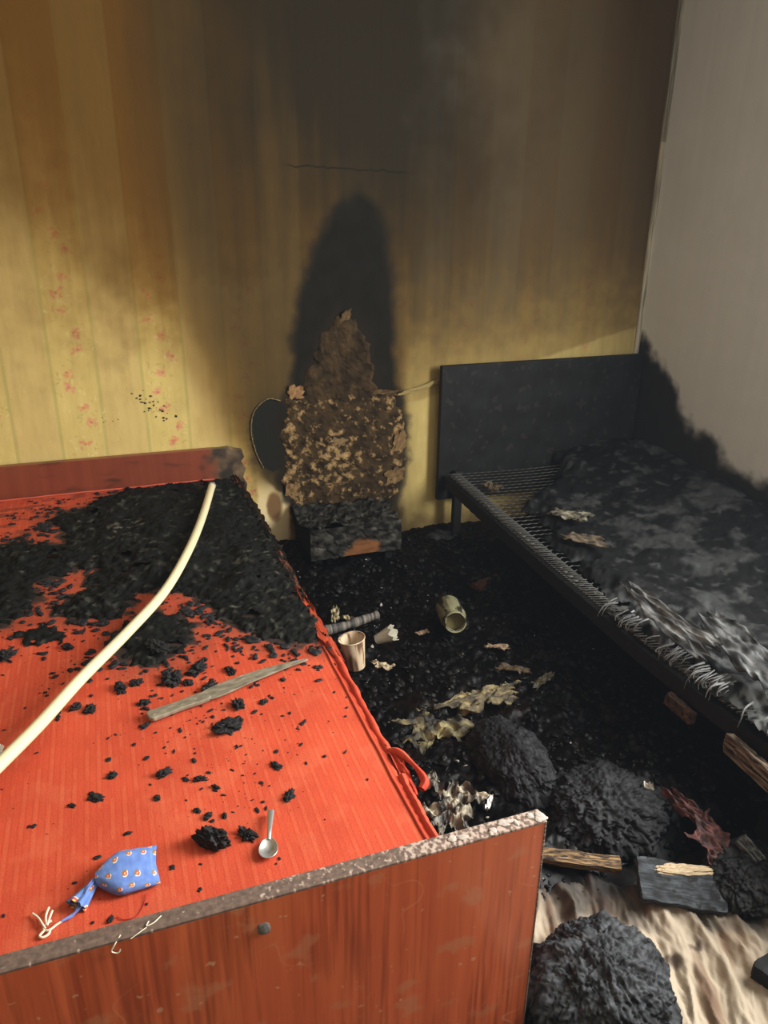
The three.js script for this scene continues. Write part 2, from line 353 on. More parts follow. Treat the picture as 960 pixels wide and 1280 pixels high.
  const curls = [
    [[[0.60, 0.655, 0.004], [0.66, 0.650, 0.004], [0.66, 0.70, 0.022], [0.615, 0.70, 0.018]], [176, 138, 98], [120, 88, 58]],
    [[[1.045, 0.63, 0.002], [1.20, 0.665, 0.002], [1.19, 0.685, 0.022], [1.05, 0.65, 0.018]], [196, 176, 118], [150, 128, 80]],
    [[[0.93, 0.645, 0.004], [1.03, 0.635, 0.004], [1.03, 0.655, 0.02], [0.95, 0.665, 0.016]], [128, 104, 72], [66, 50, 36]],
    [[[1.0, 0.40, 0.004], [1.065, 0.42, 0.004], [1.062, 0.50, 0.03], [1.02, 0.49, 0.02]], [160, 132, 92], [88, 66, 44]],
    [[[0.985, 0.27, 0.004], [1.06, 0.29, 0.004], [1.06, 0.345, 0.028], [0.99, 0.34, 0.018]], [150, 126, 88], [88, 66, 44]],
    [[[0.575, 0.27, 0.004], [0.625, 0.27, 0.004], [0.63, 0.33, 0.024], [0.575, 0.335, 0.02]], [168, 140, 98], [96, 72, 48]],
    [[[0.735, 0.300, 0.006], [0.825, 0.296, 0.006], [0.82, 0.312, 0.026], [0.74, 0.316, 0.024]], [176, 150, 106], [128, 102, 70]],
    [[[0.75, 0.46, 0.006], [0.81, 0.45, 0.006], [0.82, 0.49, 0.02], [0.75, 0.49, 0.018]], [160, 136, 98], [100, 80, 56]],
    [[[0.80, 0.915, 0.004], [0.845, 0.925, 0.004], [0.845, 0.965, 0.02], [0.815, 0.96, 0.02]], [120, 98, 70], [70, 54, 38]],
  ];
  curls.forEach(([c4, a, b], i) => mesh('paper_curl', sheet(c4, 14, 8, { amp: 0.004, freq: 3.5, seed: i * 2.3 + 1, thick: 0.001, rag: 0.25, col: curlCol(a, b) }), M.ash, back));
  const rim = [8, 9, 10, 11, 0, 1, 2].map((i) => [blister[i][0], blister[i][1], 0.005]);
  const rimMesh = mesh('blister_edge', tube(rim, 0.003, 90, 5, (t) => 0.25 + 1.6 * Math.abs(noise(t * 22, 3, 1))), std({ color: new THREE.Color(...lin([120, 106, 72])), roughness: 0.9 }), back);
  rimMesh.userData.label = 'thin curled edge of blistered wallpaper';

  // right wall with the window opening, its outline of soot over the bed
  const W2 = 1000, z0 = 0, z1 = Z1, wz = z1 - z0;
  const sootEdge = (z) => interp([0, 0.18, 0.31, 0.55, 0.73, 0.82, 0.95, 1.3, 4], [0.80, 0.70, 0.55, 0.47, 0.40, 0.38, 0.48, 0.46, 0.3], z);
  const map2 = tex(W2, 620, (u, v) => {
    const z = z0 + u * wz, y = v * H, wob = fbm(z * 5, y * 5, 6, 4), mott = fbm(z * 16, y * 16, 12, 4), gr = noise(z * 400, y * 400), streak = fbm(z * 24, y * 1.3, 3, 3);
    let c = [234, 233, 228].map((q) => q + mott * 16 + gr * 5 + streak * 10);
    const film = clamp(0.28 + 0.25 * sst(0.9, 2.0, y + wob * 0.6) + streak * 0.25 + mott * 0.14);
    c = mix3(c, [184, 184, 180], film);
    const s = sootEdge(z) + wob * 0.10 + mott * 0.05;
    c = mix3(c, [30, 29, 28].map((q) => q + mott * 8), (1 - sst(-0.03, 0.05, y - s)) * 0.93);
    return c;
  });
  const wz0 = 1.56, wz1 = 2.60, wy0 = 0.85, wy1 = 2.08;
  const parts = [box(X1, X1 + 0.3, 0, wy0, 0, Z1), box(X1, X1 + 0.3, wy1, H, 0, Z1), box(X1, X1 + 0.3, wy0, wy1, 0, wz0), box(X1, X1 + 0.3, wy0, wy1, wz1, Z1)].map(plain);
  struct('wall_right', planarUV(mergeGeometries(parts), 'z', 'y', z0, wz, 0, H), phys({ map: map2, roughness: 0.8, specularIntensity: 0.3 }), 'greyish wall beside the burnt bed with a dark soot outline', 'wall');
  const dull = std({ color: new THREE.Color(...lin([232, 228, 218])), roughness: 0.9 });
  struct('wall_left', box(X0 - 0.2, X0, 0, H, 0, Z1), std({ color: new THREE.Color(...lin([150, 134, 96])), roughness: 0.9 }), 'smoke-stained papered wall along the far side of the red bed', 'wall');
  struct('wall_front', box(X0 - 0.2, X1 + 0.3, 0, H, Z1, Z1 + 0.2), dull, 'pale papered wall facing the burnt corner', 'wall');
  struct('ceiling', box(X0 - 0.2, X1 + 0.3, H, H + 0.2, -0.2, Z1 + 0.2), std({ color: new THREE.Color(...lin([214, 211, 204])), roughness: 0.95 }), 'pale ceiling over the room', 'ceiling');
  // corner strip of bare paper edge
  const stripMap = tex(32, 512, (u, v) => { const y = v * 2.5, n = fbm(y * 5, u * 3, 2, 4); return mix3([206, 198, 172], [96, 90, 78], clamp(0.35 + n * 1.3 + (y > 1.55 ? 0.35 : 0))); });
  struct('trim_1', planarUV(box(X1 - 0.024, X1 + 0.001, 0.70, H, 0, 0.006), 'x', 'y', X1 - 0.024, 0.025, 0, H), std({ map: stripMap, roughness: 0.8 }), 'pale narrow strip running up the corner of the walls', 'trim');
  // window in the right wall: frame, mullions, panes, sill
  const white = std({ color: new THREE.Color(...lin([190, 188, 182])), roughness: 0.5 });
  const fx0 = X1 + 0.2, fx1 = X1 + 0.26, bars = [];
  bars.push(box(fx0, fx1, wy0, wy0 + 0.05, wz0, wz1), box(fx0, fx1, wy1 - 0.05, wy1, wz0, wz1), box(fx0, fx1, wy0, wy1, wz0, wz0 + 0.05), box(fx0, fx1, wy0, wy1, wz1 - 0.05, wz1));
  const win = struct('window_1', mergeGeometries(bars.map(plain)), white, 'white two-pane window in the right wall letting in daylight', 'window');
  for (const z of [wz0 + 0.52]) mesh('mullion', box(fx0, fx1, wy0 + 0.05, wy1 - 0.05, z - 0.025, z + 0.025), white, win);
  const glass = phys({ color: 0xffffff, transmission: 1, thickness: 0, roughness: 0, ior: 1.5 });
  for (const [a, b] of [[wz0 + 0.05, wz0 + 0.495], [wz0 + 0.545, wz1 - 0.05]]) mesh('pane', box(fx0 + 0.028, fx0 + 0.032, wy0 + 0.05, wy1 - 0.05, a, b), glass, win);
  mesh('window_sill', box(X1 - 0.04, X1 + 0.2, wy0 - 0.03, wy0, wz0 - 0.04, wz1 + 0.04, 0.006), white, win);
}
{
  // floor: painted boards, each a plank, burnt black round the beds
  const charMap = tex(512, 512, (u, v) => { const n = fbm(u * 9, v * 40, 1, 4), m = fbm(u * 5, v * 5, 7, 4); return mix3([40, 27, 20], [18, 16, 15], clamp(0.5 + n + m)); });
  const mat = phys({ map: charMap, roughness: 0.7, specularIntensity: 0.3 });
  const fl = struct('floor', box(X0 - 0.2, X1 + 0.3, -0.2, -0.012, -0.2, Z1 + 0.2), M.soot, 'scorched dark wooden floor under the debris', 'floor');
  for (let k = 0; k * 0.14 + X0 < X1; k++) { const g = box(X0 + k * 0.14 + 0.0015, Math.min(X1, X0 + k * 0.14 + 0.1385), -0.03, 0, 0, Z1, 0.002); planarUV(g, 'x', 'z', k * 0.37, 1.0, k * 0.21, 2.0); mesh('plank', g, mat, fl); }
}

// ---------------------------------------------------------------- red bed
const bedTop = 0.386;
const charMass = [[-0.150, 0.228], [-0.099, 0.153], [0.009, 0.066], [0.120, 0.062], [0.257, 0.060], [0.365, 0.062], [0.403, 0.2], [0.404, 0.356], [0.404, 0.587], [0.404, 0.813], [0.403, 0.997], [0.400, 1.139], [0.392, 1.223], [0.360, 1.258], [0.328, 1.247], [0.275, 1.222], [0.249, 1.187], [0.185, 1.093], [0.161, 1.010], [0.145, 0.966], [0.093, 0.894], [0.058, 0.864], [0.009, 0.870], [-0.020, 0.932], [-0.051, 0.993], [-0.157, 0.965], [-0.194, 0.928], [-0.188, 0.875], [-0.160, 0.832], [-0.124, 0.802], [-0.128, 0.743], [-0.090, 0.700], [-0.149, 0.680], [-0.189, 0.722], [-0.250, 0.722], [-0.226, 0.809], [-0.249, 0.880], [-0.289, 0.936], [-0.362, 0.923], [-0.413, 0.483], [-0.355, 0.438], [-0.299, 0.420], [-0.248, 0.462], [-0.188, 0.494], [-0.191, 0.387], [-0.229, 0.294], [-0.215, 0.228]];
const charPatch = [[-0.047, 1.068], [-0.017, 1.008], [0.039, 0.986], [0.093, 1.017], [0.119, 1.086], [0.105, 1.157], [0.057, 1.204], [0.021, 1.232], [-0.027, 1.215], [-0.050, 1.157]];
const charScrap = [[-0.287, 1.005], [-0.240, 0.957], [-0.177, 0.994], [-0.167, 1.065], [-0.225, 1.066], [-0.260, 1.033]];
{
  const bed = thing('red_bed', 'low bed with orange-red woven cover and glossy red-brown end boards', 'bed', [0, 0, 0]);
  // woven cover: orange-red cloth with ladder-like pale stripes running down the bed
  const bx0 = -0.5, bx1 = 0.398, bz0 = 0.045, bz1 = 1.962;
  const cChar = cached((x, z) => Math.max(sd(charMass, x, z), sd(charPatch, x, z)), bx0, bx1, bz0, bz1, 0.006);
  const coverMap = tex(820, 1640, (u, v) => {
    const x = bx0 + u * (bx1 - bx0), z = bz0 + v * (bz1 - bz0);
    const n = fbm(x * 9, z * 9, 2, 4), f = noise(x * 700, z * 500), wv = noise(x * 1600, z * 200);
    let c = [194, 70, 36].map((q, i) => q + n * [26, 18, 14][i] + f * 9 + wv * 6);
    const col = (x + 0.5) / 0.0196, ci = Math.floor(col), cf = Math.abs(col - ci - 0.5) * 0.0196;
    const inBar = 1 - sst(0.0022, 0.0034, cf), run = sst(-0.1, 0.15, noise(ci * 5.7, z * 16, 1) + 0.15), tick = 0.5 + 0.5 * Math.sin(z * 2 * Math.PI / 0.0052);
    c = mix3(c, [214, 104, 64], inBar * run * (0.25 + 0.4 * tick) * (0.75 + 0.5 * fbm(x * 60, z * 60, 5, 2)));
    const groove = (1 - sst(0.0006, 0.0016, Math.abs(cf - 0.0046))); c = mix3(c, [168, 52, 26], groove * 0.35);
    // pale dust and scorched cloth close to the char
    const dust = sst(0.05, 0.3, fbm(x * 13, z * 13, 14, 4) + (Math.hypot(x - 0.13, z - 1.62) < 0.16 ? 0.12 : 0)); c = mix3(c, [214, 122, 88], dust * 0.2);
    const d = cChar(x, z) + fbm(x * 20, z * 20, 8, 4) * 0.06;
    if (d > -0.16) c = mix3(c, [122, 52, 28], sst(-0.09, -0.004, d) * 0.5);
    if (d > -0.012) c = mix3(c, [30, 24, 18], sst(-0.012, 0.004, d) * 0.9);
    const smear = sst(0.02, 0.3, fbm(x * 14, z * 30, 21, 5) + f * 0.1) * sst(1.05, 0.75, z + 0.3 * fbm(x * 8, z * 8, 2, 3)); c = mix3(c, [96, 38, 20], smear * 0.6);
    return c;
  });
  const coverBump = tex(256, 256, (u, v) => { const a = 0.5 + 0.5 * Math.sin(v * 2 * Math.PI * 30), b = Math.abs(((u * 8) % 1) - 0.5) < 0.14 ? 1 : 0.35, q = 255 * clamp(0.4 + 0.35 * a * b + 0.3 * noise(u * 50, v * 50)); return [q, q, q]; }, { srgb: false, wrap: true });
  coverBump.repeat.set(5.7, 12.2);
  const cover = std({ map: coverMap, bumpMap: coverBump, bumpScale: 0.0006, roughness: 0.78 });
  const base = planarUV(box(bx0, bx1, 0.235, bedTop, bz0, bz1, 0.012), 'x', 'z', bx0, bx1 - bx0, bz0, bz1 - bz0);
  mesh('woven_cover', base, cover, bed).userData.label = 'orange-red woven cover with ladder-like stripes';
  // lacquered boards
  const lacquer = (seed, extra) => tex(1024, 512, (u, v) => {
    const x = u * 1.03, y = v * 0.5, g = fbm(x * 34, y * 1.6, seed, 4), f = noise(x * 260, y * 12, seed), big = fbm(x * 4, y * 3, seed + 3, 3);
    let c = mix3([214, 106, 64], [178, 80, 46], clamp(0.5 + g * 1.1 + f * 0.16)); c = mix3(c, [200, 112, 62], clamp(big * 1.2));
    return extra(x, y, c, g);
  });
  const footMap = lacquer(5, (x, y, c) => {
    const grain = fbm(x * 120, y * 3.5, 6, 4), flame = fbm(x * 9 + 1.2 * fbm(x * 3, y * 4, 2, 2), y * 2.2, 14, 4); c = mix3(c, [104, 42, 22], clamp(grain * 1.3 + flame * 1.1) * 0.7);
    const sc = fbm(x * 13, y * 17, 3, 5), fine = noise(x * 240, y * 240), scuffSheen = sst(0.16, 0.34, sc + fine * 0.05); c = mix3(c, [190, 132, 100], scuffSheen * 0.45);  // pale scuffs plus hazy reflections painted into the lacquer, as soft patches and spots
    const spot = sst(0.34, 0.4, fbm(x * 60, y * 60, 19, 3)); c = mix3(c, [206, 164, 136], spot * 0.6);
    const sl = Math.abs(fbm(x * 5 + y * 3, y * 5 - x * 4, 9, 2)), scratch = (1 - sst(0.0, 0.006, sl)) * sst(0.0, 0.25, fbm(x * 7, y * 7, 1, 2)); c = mix3(c, [210, 150, 120], scratch * 0.5);
    return c;
  });
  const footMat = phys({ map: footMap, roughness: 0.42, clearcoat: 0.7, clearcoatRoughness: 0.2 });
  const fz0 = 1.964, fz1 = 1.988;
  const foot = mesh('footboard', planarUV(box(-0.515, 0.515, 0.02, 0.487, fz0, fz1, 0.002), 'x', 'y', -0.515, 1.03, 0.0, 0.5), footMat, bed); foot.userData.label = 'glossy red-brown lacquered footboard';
  const edgeMap = tex(1024, 32, (u, v) => {
    const x = u * 1.03 - 0.515, n = fbm(x * 120, v * 3, 2, 4), chip = sst(0.0, 0.24, fbm(x * 170, v * 3, 9, 4) + (x > 0.3 ? 0.12 : x > 0.1 ? -0.08 : -0.25));
    return mix3(mix3([120, 98, 84], [82, 66, 56], clamp(0.5 + n * 1.4)), [198, 176, 160], chip * 0.8);
  });
  const rawEdge = planarUV(box(-0.515, 0.515, 0.486, 0.4905, fz0 - 0.0005, fz1 + 0.0006, 0.0015), 'x', 'z', -0.515, 1.03, fz0, fz1 - fz0);
  mesh('raw_edge', rawEdge, std({ map: edgeMap, roughness: 0.8 }), foot).userData.label = 'worn grey chipboard edge with pale chips';
  const sideEdge = box(0.5135, 0.5165, 0.022, 0.489, fz0 + 0.001, fz1 + 0.0008, 0.001); planarUV(sideEdge, 'y', 'z', 0.02, 0.49, fz0, 0.024);
  mesh('raw_edge', sideEdge, std({ map: edgeMap, roughness: 0.8 }), foot);
  const rr = rng(44);
  for (let i = 0; i < 14; i++) { const x = 0.512 - rr() * rr() * 0.30, l = lump(0.003 + rr() * 0.006, 0.0016, 0.003 + rr() * 0.004, i * 1.7, { detail: 2, amp: 0.5, dark: [0.42, 0.35, 0.30], pale: [0.62, 0.55, 0.48] }); l.translate(x, 0.4908, fz0 + 0.003 + rr() * 0.018); mesh('paint_chip', l, M.ash, foot); }
  const putty = lump(0.0085, 0.010, 0.003, 8, { detail: 4, dark: [0.12, 0.11, 0.10], pale: [0.2, 0.19, 0.17], flat: false }); putty.translate(0.104, 0.440, fz1); mesh('putty_spot', putty, M.ash, foot).userData.label = 'small grey dab on the footboard';
  // headboard, its end burnt ragged
  const hs = new THREE.Shape(); hs.moveTo(-0.515, 0.06); hs.lineTo(-0.515, 0.497); hs.lineTo(0.30, 0.494);
  for (const [x, y] of [[0.34, 0.492], [0.372, 0.494], [0.392, 0.486], [0.418, 0.480], [0.424, 0.455], [0.412, 0.44], [0.428, 0.41], [0.416, 0.38], [0.43, 0.35], [0.42, 0.30], [0.43, 0.06]]) hs.lineTo(x, y);
  hs.closePath();
  const hg = new THREE.ExtrudeGeometry(hs, { depth: 0.024, bevelEnabled: true, bevelSize: 0.0015, bevelThickness: 0.0015, bevelSegments: 1 }); hg.translate(0, 0, 0.012);
  const headMap = lacquer(11, (x, y, c) => {
    const X = x - 0.515, n = fbm(X * 18, y * 18, 4, 4);
    c = mix3(c, [60, 24, 15], 0.55);
    const b = sst(0.27, 0.345, X + n * 0.08); c = mix3(c, mix3([116, 96, 68], [40, 34, 27], clamp(0.6 + n * 1.6)), b * 0.95);
    const s = sst(0.12, 0.4, fbm(X * 6, y * 20, 7, 4)); return mix3(c, [44, 24, 16], s * 0.5);
  });
  mesh('headboard', planarUV(hg, 'x', 'y', -0.515, 1.03, 0, 0.5), phys({ map: headMap, roughness: 0.45, clearcoat: 0.4, clearcoatRoughness: 0.3 }), bed).userData.label = 'low red-brown headboard burnt at one end';
  const seam = []; for (let i = 0; i <= 20; i++) { const x = -0.49 + i * 0.04; seam.push([x, bedTop + 0.0015 + 0.001 * noise(i, 2), 0.052 + 0.003 * noise(i * 0.7, 5)]); }
  mesh('welt', tube(seam, 0.0028, 80, 6), std({ color: new THREE.Color(...lin([190, 84, 62])), roughness: 0.8 }), bed);
  // rolled hem along the side, torn where the cloth has come loose
  const hemMat = std({ map: coverMap, color: 0xf2d2c8, roughness: 0.8 });
  const hem = (za, zb, sd0) => { const p = []; const n = Math.ceil((zb - za) / 0.025); for (let i = 0; i <= n; i++) { const z = lerp(za, zb, i / n); p.push([0.397 + 0.004 * noise(z * 14, sd0), bedTop - 0.003 + 0.003 * noise(z * 20, sd0, 3), z]); } return tube(p, 0.0085, n * 6, 8, (t) => 0.85 + 0.35 * noise(t * 17, sd0)); };
  const setUV = (g) => planarUV(g, 'x', 'z', bx0, bx1 - bx0 + 0.05, bz0, bz1 - bz0);
  mesh('hem', setUV(hem(1.255, 1.66, 1)), hemMat, bed); mesh('hem', setUV(hem(1.72, 1.95, 4)), hemMat, bed);
  const hem2 = []; for (let i = 0; i <= 30; i++) { const z = 1.27 + i * 0.0226; hem2.push([0.381 + 0.002 * noise(z * 18, 9), bedTop + 0.0005, z]); }
  mesh('hem_stitching', setUV(tube(hem2, 0.003, 120, 6)), hemMat, bed);
  const torn = setUV(mergeGeometries([
    tube([[0.398, 0.385, 1.652], [0.409, 0.390, 1.664], [0.420, 0.392, 1.69], [0.428, 0.390, 1.722], [0.430, 0.385, 1.748], [0.420, 0.380, 1.757]], 0.0065, 40, 8, (t) => 0.9 + 0.3 * Math.sin(t * 9)),
    sheet([[0.394, 0.388, 1.64], [0.414, 0.391, 1.672], [0.412, 0.379, 1.76], [0.396, 0.383, 1.765]], 10, 14, { amp: 0.006, freq: 2.5, seed: 4, rag: 0.15 }),
  ].map(plain)));
  mesh('torn_flap', torn, hemMat, bed).userData.label = 'loose torn strip of the red cover';
  // burnt side of the cover: curling strips along the edge
  const strip = (z0, z1, x, h, seed, a, b) => sheet([[x - 0.014, bedTop + 0.004, z0], [x + 0.012, bedTop - 0.012, z0], [x + 0.014, bedTop - 0.012, z1], [x - 0.012, bedTop + 0.004, z1]], 6, 26, { amp: h, freq: 4, seed, thick: 0.0025, rag: 0.3, col: (u, v, n) => lin(mix3(a, b, clamp(0.5 + n * 1.5))) });
  [[0.06, 0.34, 0.392, 0.014, 2, [66, 44, 26], [28, 22, 18]], [0.30, 0.58, 0.398, 0.012, 5, [58, 38, 24], [22, 19, 17]], [0.55, 0.80, 0.398, 0.012, 9, [36, 30, 26], [20, 18, 17]], [0.76, 1.02, 0.399, 0.010, 12, [120, 70, 48], [30, 24, 20]], [0.96, 1.30, 0.399, 0.008, 15, [176, 74, 46], [120, 46, 28]]].forEach((a) => mesh('burnt_edge', strip(...a), M.ash, bed));
  // plinth and feet below the cover
  mesh('bed_frame', box(-0.49, 0.385, 0.10, 0.236, 0.05, 1.955), std({ map: headMap, roughness: 0.6 }), bed);
  for (const [x, z] of [[-0.45, 0.12], [0.35, 0.12], [-0.45, 1.88], [0.35, 1.88]]) mesh('leg', box(x - 0.02, x + 0.02, 0, 0.101, z - 0.02, z + 0.02, 0.003), M.soot, bed);

  // the burnt bedding lying on it: thick crust of char
  const crust = (poly, x0, x1, z0, z1, hgt, seed) => field(x0, x1, z0, z1, 0.0036, (x, z) => {
    const d = sd(poly, x, z) + fbm(x * 34, z * 34, seed, 4) * 0.075;
    if (d < 0 || x > 0.400 + 0.012 * noise(z * 40, seed) || z < 0.046) return null;
    const hole = fbm(x * 11, z * 15, seed + 3, 3);
    if (hole < -0.30 && d < 0.12) return null;
    return sst(0, 0.022, d) * (0.003 + hgt * sst(0, 0.13, d) * clamp(0.45 + fbm(x * 9, z * 9, seed, 3) * 1.3) + 0.008 * (ridge(x * 22, z * 30, seed, 4) - 0.40) + 0.007 * fbm(x * 60, z * 60, seed, 3) + 0.003 * ridge(x * 120, z * 120, seed, 2)) + 0.0004;
  }, (x, z, h) => [x, bedTop + h, z], (x, z, h) => {
    const n = fbm(x * 40, z * 40, seed + 1, 4), g = sst(0.12, 0.4, n + 0.3 * noise(x * 9, z * 9, 5)), ash = sst(0.28, 0.42, fbm(x * 22, z * 55, 31, 3) + 0.25 * (1 - sst(0.03, 0.08, Math.hypot(x + 0.02, (z - 0.45) * 0.6))));
    return lin(mix3(mix3([26, 26, 24], [58, 57, 50], g), [128, 122, 108], ash * 0.55));
  });
  tag(mesh('charred_bedding', crust(charMass, -0.45, 0.41, 0.045, 1.28, 0.028, 3), M.char), 'wide black crust of burnt bedding over the head of the red bed', 'burnt bedding');
  tag(mesh('charred_bedding', crust(charPatch, -0.07, 0.14, 0.96, 1.26, 0.022, 17), M.char), 'patch of burnt bedding flakes beside the cream hose', 'burnt bedding');
  tag(mesh('charred_bedding', crust(charScrap, -0.31, -0.14, 0.93, 1.09, 0.012, 23), M.char), 'thin scrap of burnt bedding below the crust, away from the hose', 'burnt bedding');

  // pieces of char picked out one by one [x, z, width]
  const spots = [[0.065, 1.768, 0.052], [0.118, 1.769, 0.035], [0.132, 1.491, 0.054], [0.196, 1.626, 0.025], [0.201, 1.707, 0.029], [0.008, 1.583, 0.028], [-0.104, 1.604, 0.029], [-0.008, 1.639, 0.016], [0.051, 1.690, 0.014], [0.066, 1.709, 0.017], [0.092, 1.716, 0.013], [0.116, 1.355, 0.039], [0.028, 1.174, 0.063], [0.213, 1.433, 0.019], [0.163, 1.428, 0.032], [0.103, 1.276, 0.044], [0.048, 1.295, 0.050], [0.168, 1.304, 0.034], [-0.139, 1.332, 0.025], [-0.112, 1.349, 0.028], [-0.159, 1.093, 0.032], [-0.289, 1.090, 0.045], [-0.014, 1.436, 0.020], [-0.087, 1.860, 0.012], [0.088, 1.646, 0.016], [0.159, 1.474, 0.018], [0.065, 1.617, 0.022], [-0.055, 1.295, 0.036], [-0.023, 1.285, 0.026], [0.042, 1.609, 0.014], [-0.077, 1.558, 0.019], [-0.057, 1.704, 0.013], [0.278, 1.326, 0.021], [0.078, 1.320, 0.023], [-0.012, 1.362, 0.025], [-0.141, 1.612, 0.013], [0.002, 1.795, 0.010], [0.036, 1.849, 0.009]];
  const own = {
    0: 'round knobbly lump of black char, largest, beside the blue pouch', 1: 'bean-shaped piece of char between the big lump and spoon',
    2: 'ragged char lump lying just below the knife blade', 12: 'flat leathery flake of char on the burnt patch by the hose',
    11: 'char lump tucked against the back of the knife', 6: 'thin curved flake of char alone above the blue pouch', 4: 'char lump on the red cover above the spoon',
    3: 'dark pointed crumb of char midway between knife and spoon', 5: 'flat ragged char crumb below the knife handle end', 10: 'tiny char crumb just above the bean-shaped piece', 13: 'small char crumb under the knife near its tip',
    14: 'char crumb pressed under the middle of the knife blade', 16: 'wide flat char flake between the burnt patch and the knife', 21: 'char flake beyond the hose, away from the knife', 20: 'char flake below the thin scrap of burnt bedding',
    22: 'char crumb touching the rounded end of the knife handle', 23: 'char crumb between the blue pouch and the footboard', 31: 'tiny char crumb just above the blue pouch', 32: 'small char crumb behind the tip of the knife', 36: 'tiny char crumb beside the seam end of the blue pouch',
  };
  const r2 = rng(99);
  spots.forEach(([x, z, w], i) => {
    const a = w / 2 * (i === 0 ? 0.95 : 0.86), hgt = i === 0 ? 0.019 : i === 12 ? 0.007 : i === 6 ? 0.003 : a * (0.3 + r2() * 0.25), el = i === 1 ? 0.55 : 0.5 + r2() * 0.3;
    const g = lump(a * 1.05, hgt, a * el * 1.1, i * 3.1 + 1, { detail: w > 0.03 ? 16 : 7, amp: i === 0 ? 0.5 : 0.95, freq: 2.1, fine: i === 0 ? -0.34 : -0.45, ff: i === 0 ? 3.2 : 2.6, dark: [0.016, 0.015, 0.015], pale: [0.055, 0.053, 0.05] });
    g.rotateY(r2() * 3); g.translate(x, bedTop + 0.55 * hgt - 0.0005 + (i === 12 ? 0.012 : 0), z);
    tag(mesh('char_lump', g, M.char), own[i] || 'small crumb of black char scattered on the red cover', 'char', own[i] ? null : 'char crumbs on the red cover');
  });
  // dust and specks nobody could count
  const chipG = lump(1, 0.5, 0.8, 5, { detail: 1, amp: 0.6 }); const N = 2200;
  const inst = new THREE.InstancedMesh(chipG, M.char, N); inst.name = 'char_specks'; shade(inst); scene.add(inst);
  tag(inst, 'fine specks of black char strewn across the red cover', 'char', null, 'stuff');
  const m4 = new THREE.Matrix4(), q4 = new THREE.Quaternion(), e4 = new THREE.Euler(), r3 = rng(123); let n = 0, guard = 0;
  while (n < N && guard++ < 200000) {
    const x = -0.45 + r3() * 0.84, z = 0.08 + r3() * 1.86, d = Math.max(sd(charMass, x, z), sd(charPatch, x, z));
    const cl = sst(0.0, 0.35, fbm(x * 12, z * 12, 40, 3)) + 0.04, near = d > -0.01 ? 0.1 : Math.exp(d / 0.10);
    const mid = Math.exp(-(((x - 0.13) / 0.10) ** 2 + ((z - 1.60) / 0.16) ** 2)) * 0.4;
    if (r3() > (near + mid + 0.02) * (0.2 + cl * 1.5) * 1.2) continue;
    const s = 0.0007 + Math.pow(r3(), 3.0) * (0.0035 + near * 0.009);
    m4.compose(new THREE.Vector3(x, bedTop + s * 0.25, z), q4.setFromEuler(e4.set(0, r3() * 6, 0)), new THREE.Vector3(s * (0.7 + r3()), s * 0.7, s * (0.6 + r3() * 0.7)));
    inst.setMatrixAt(n++, m4);
  }
  inst.count = n;
}

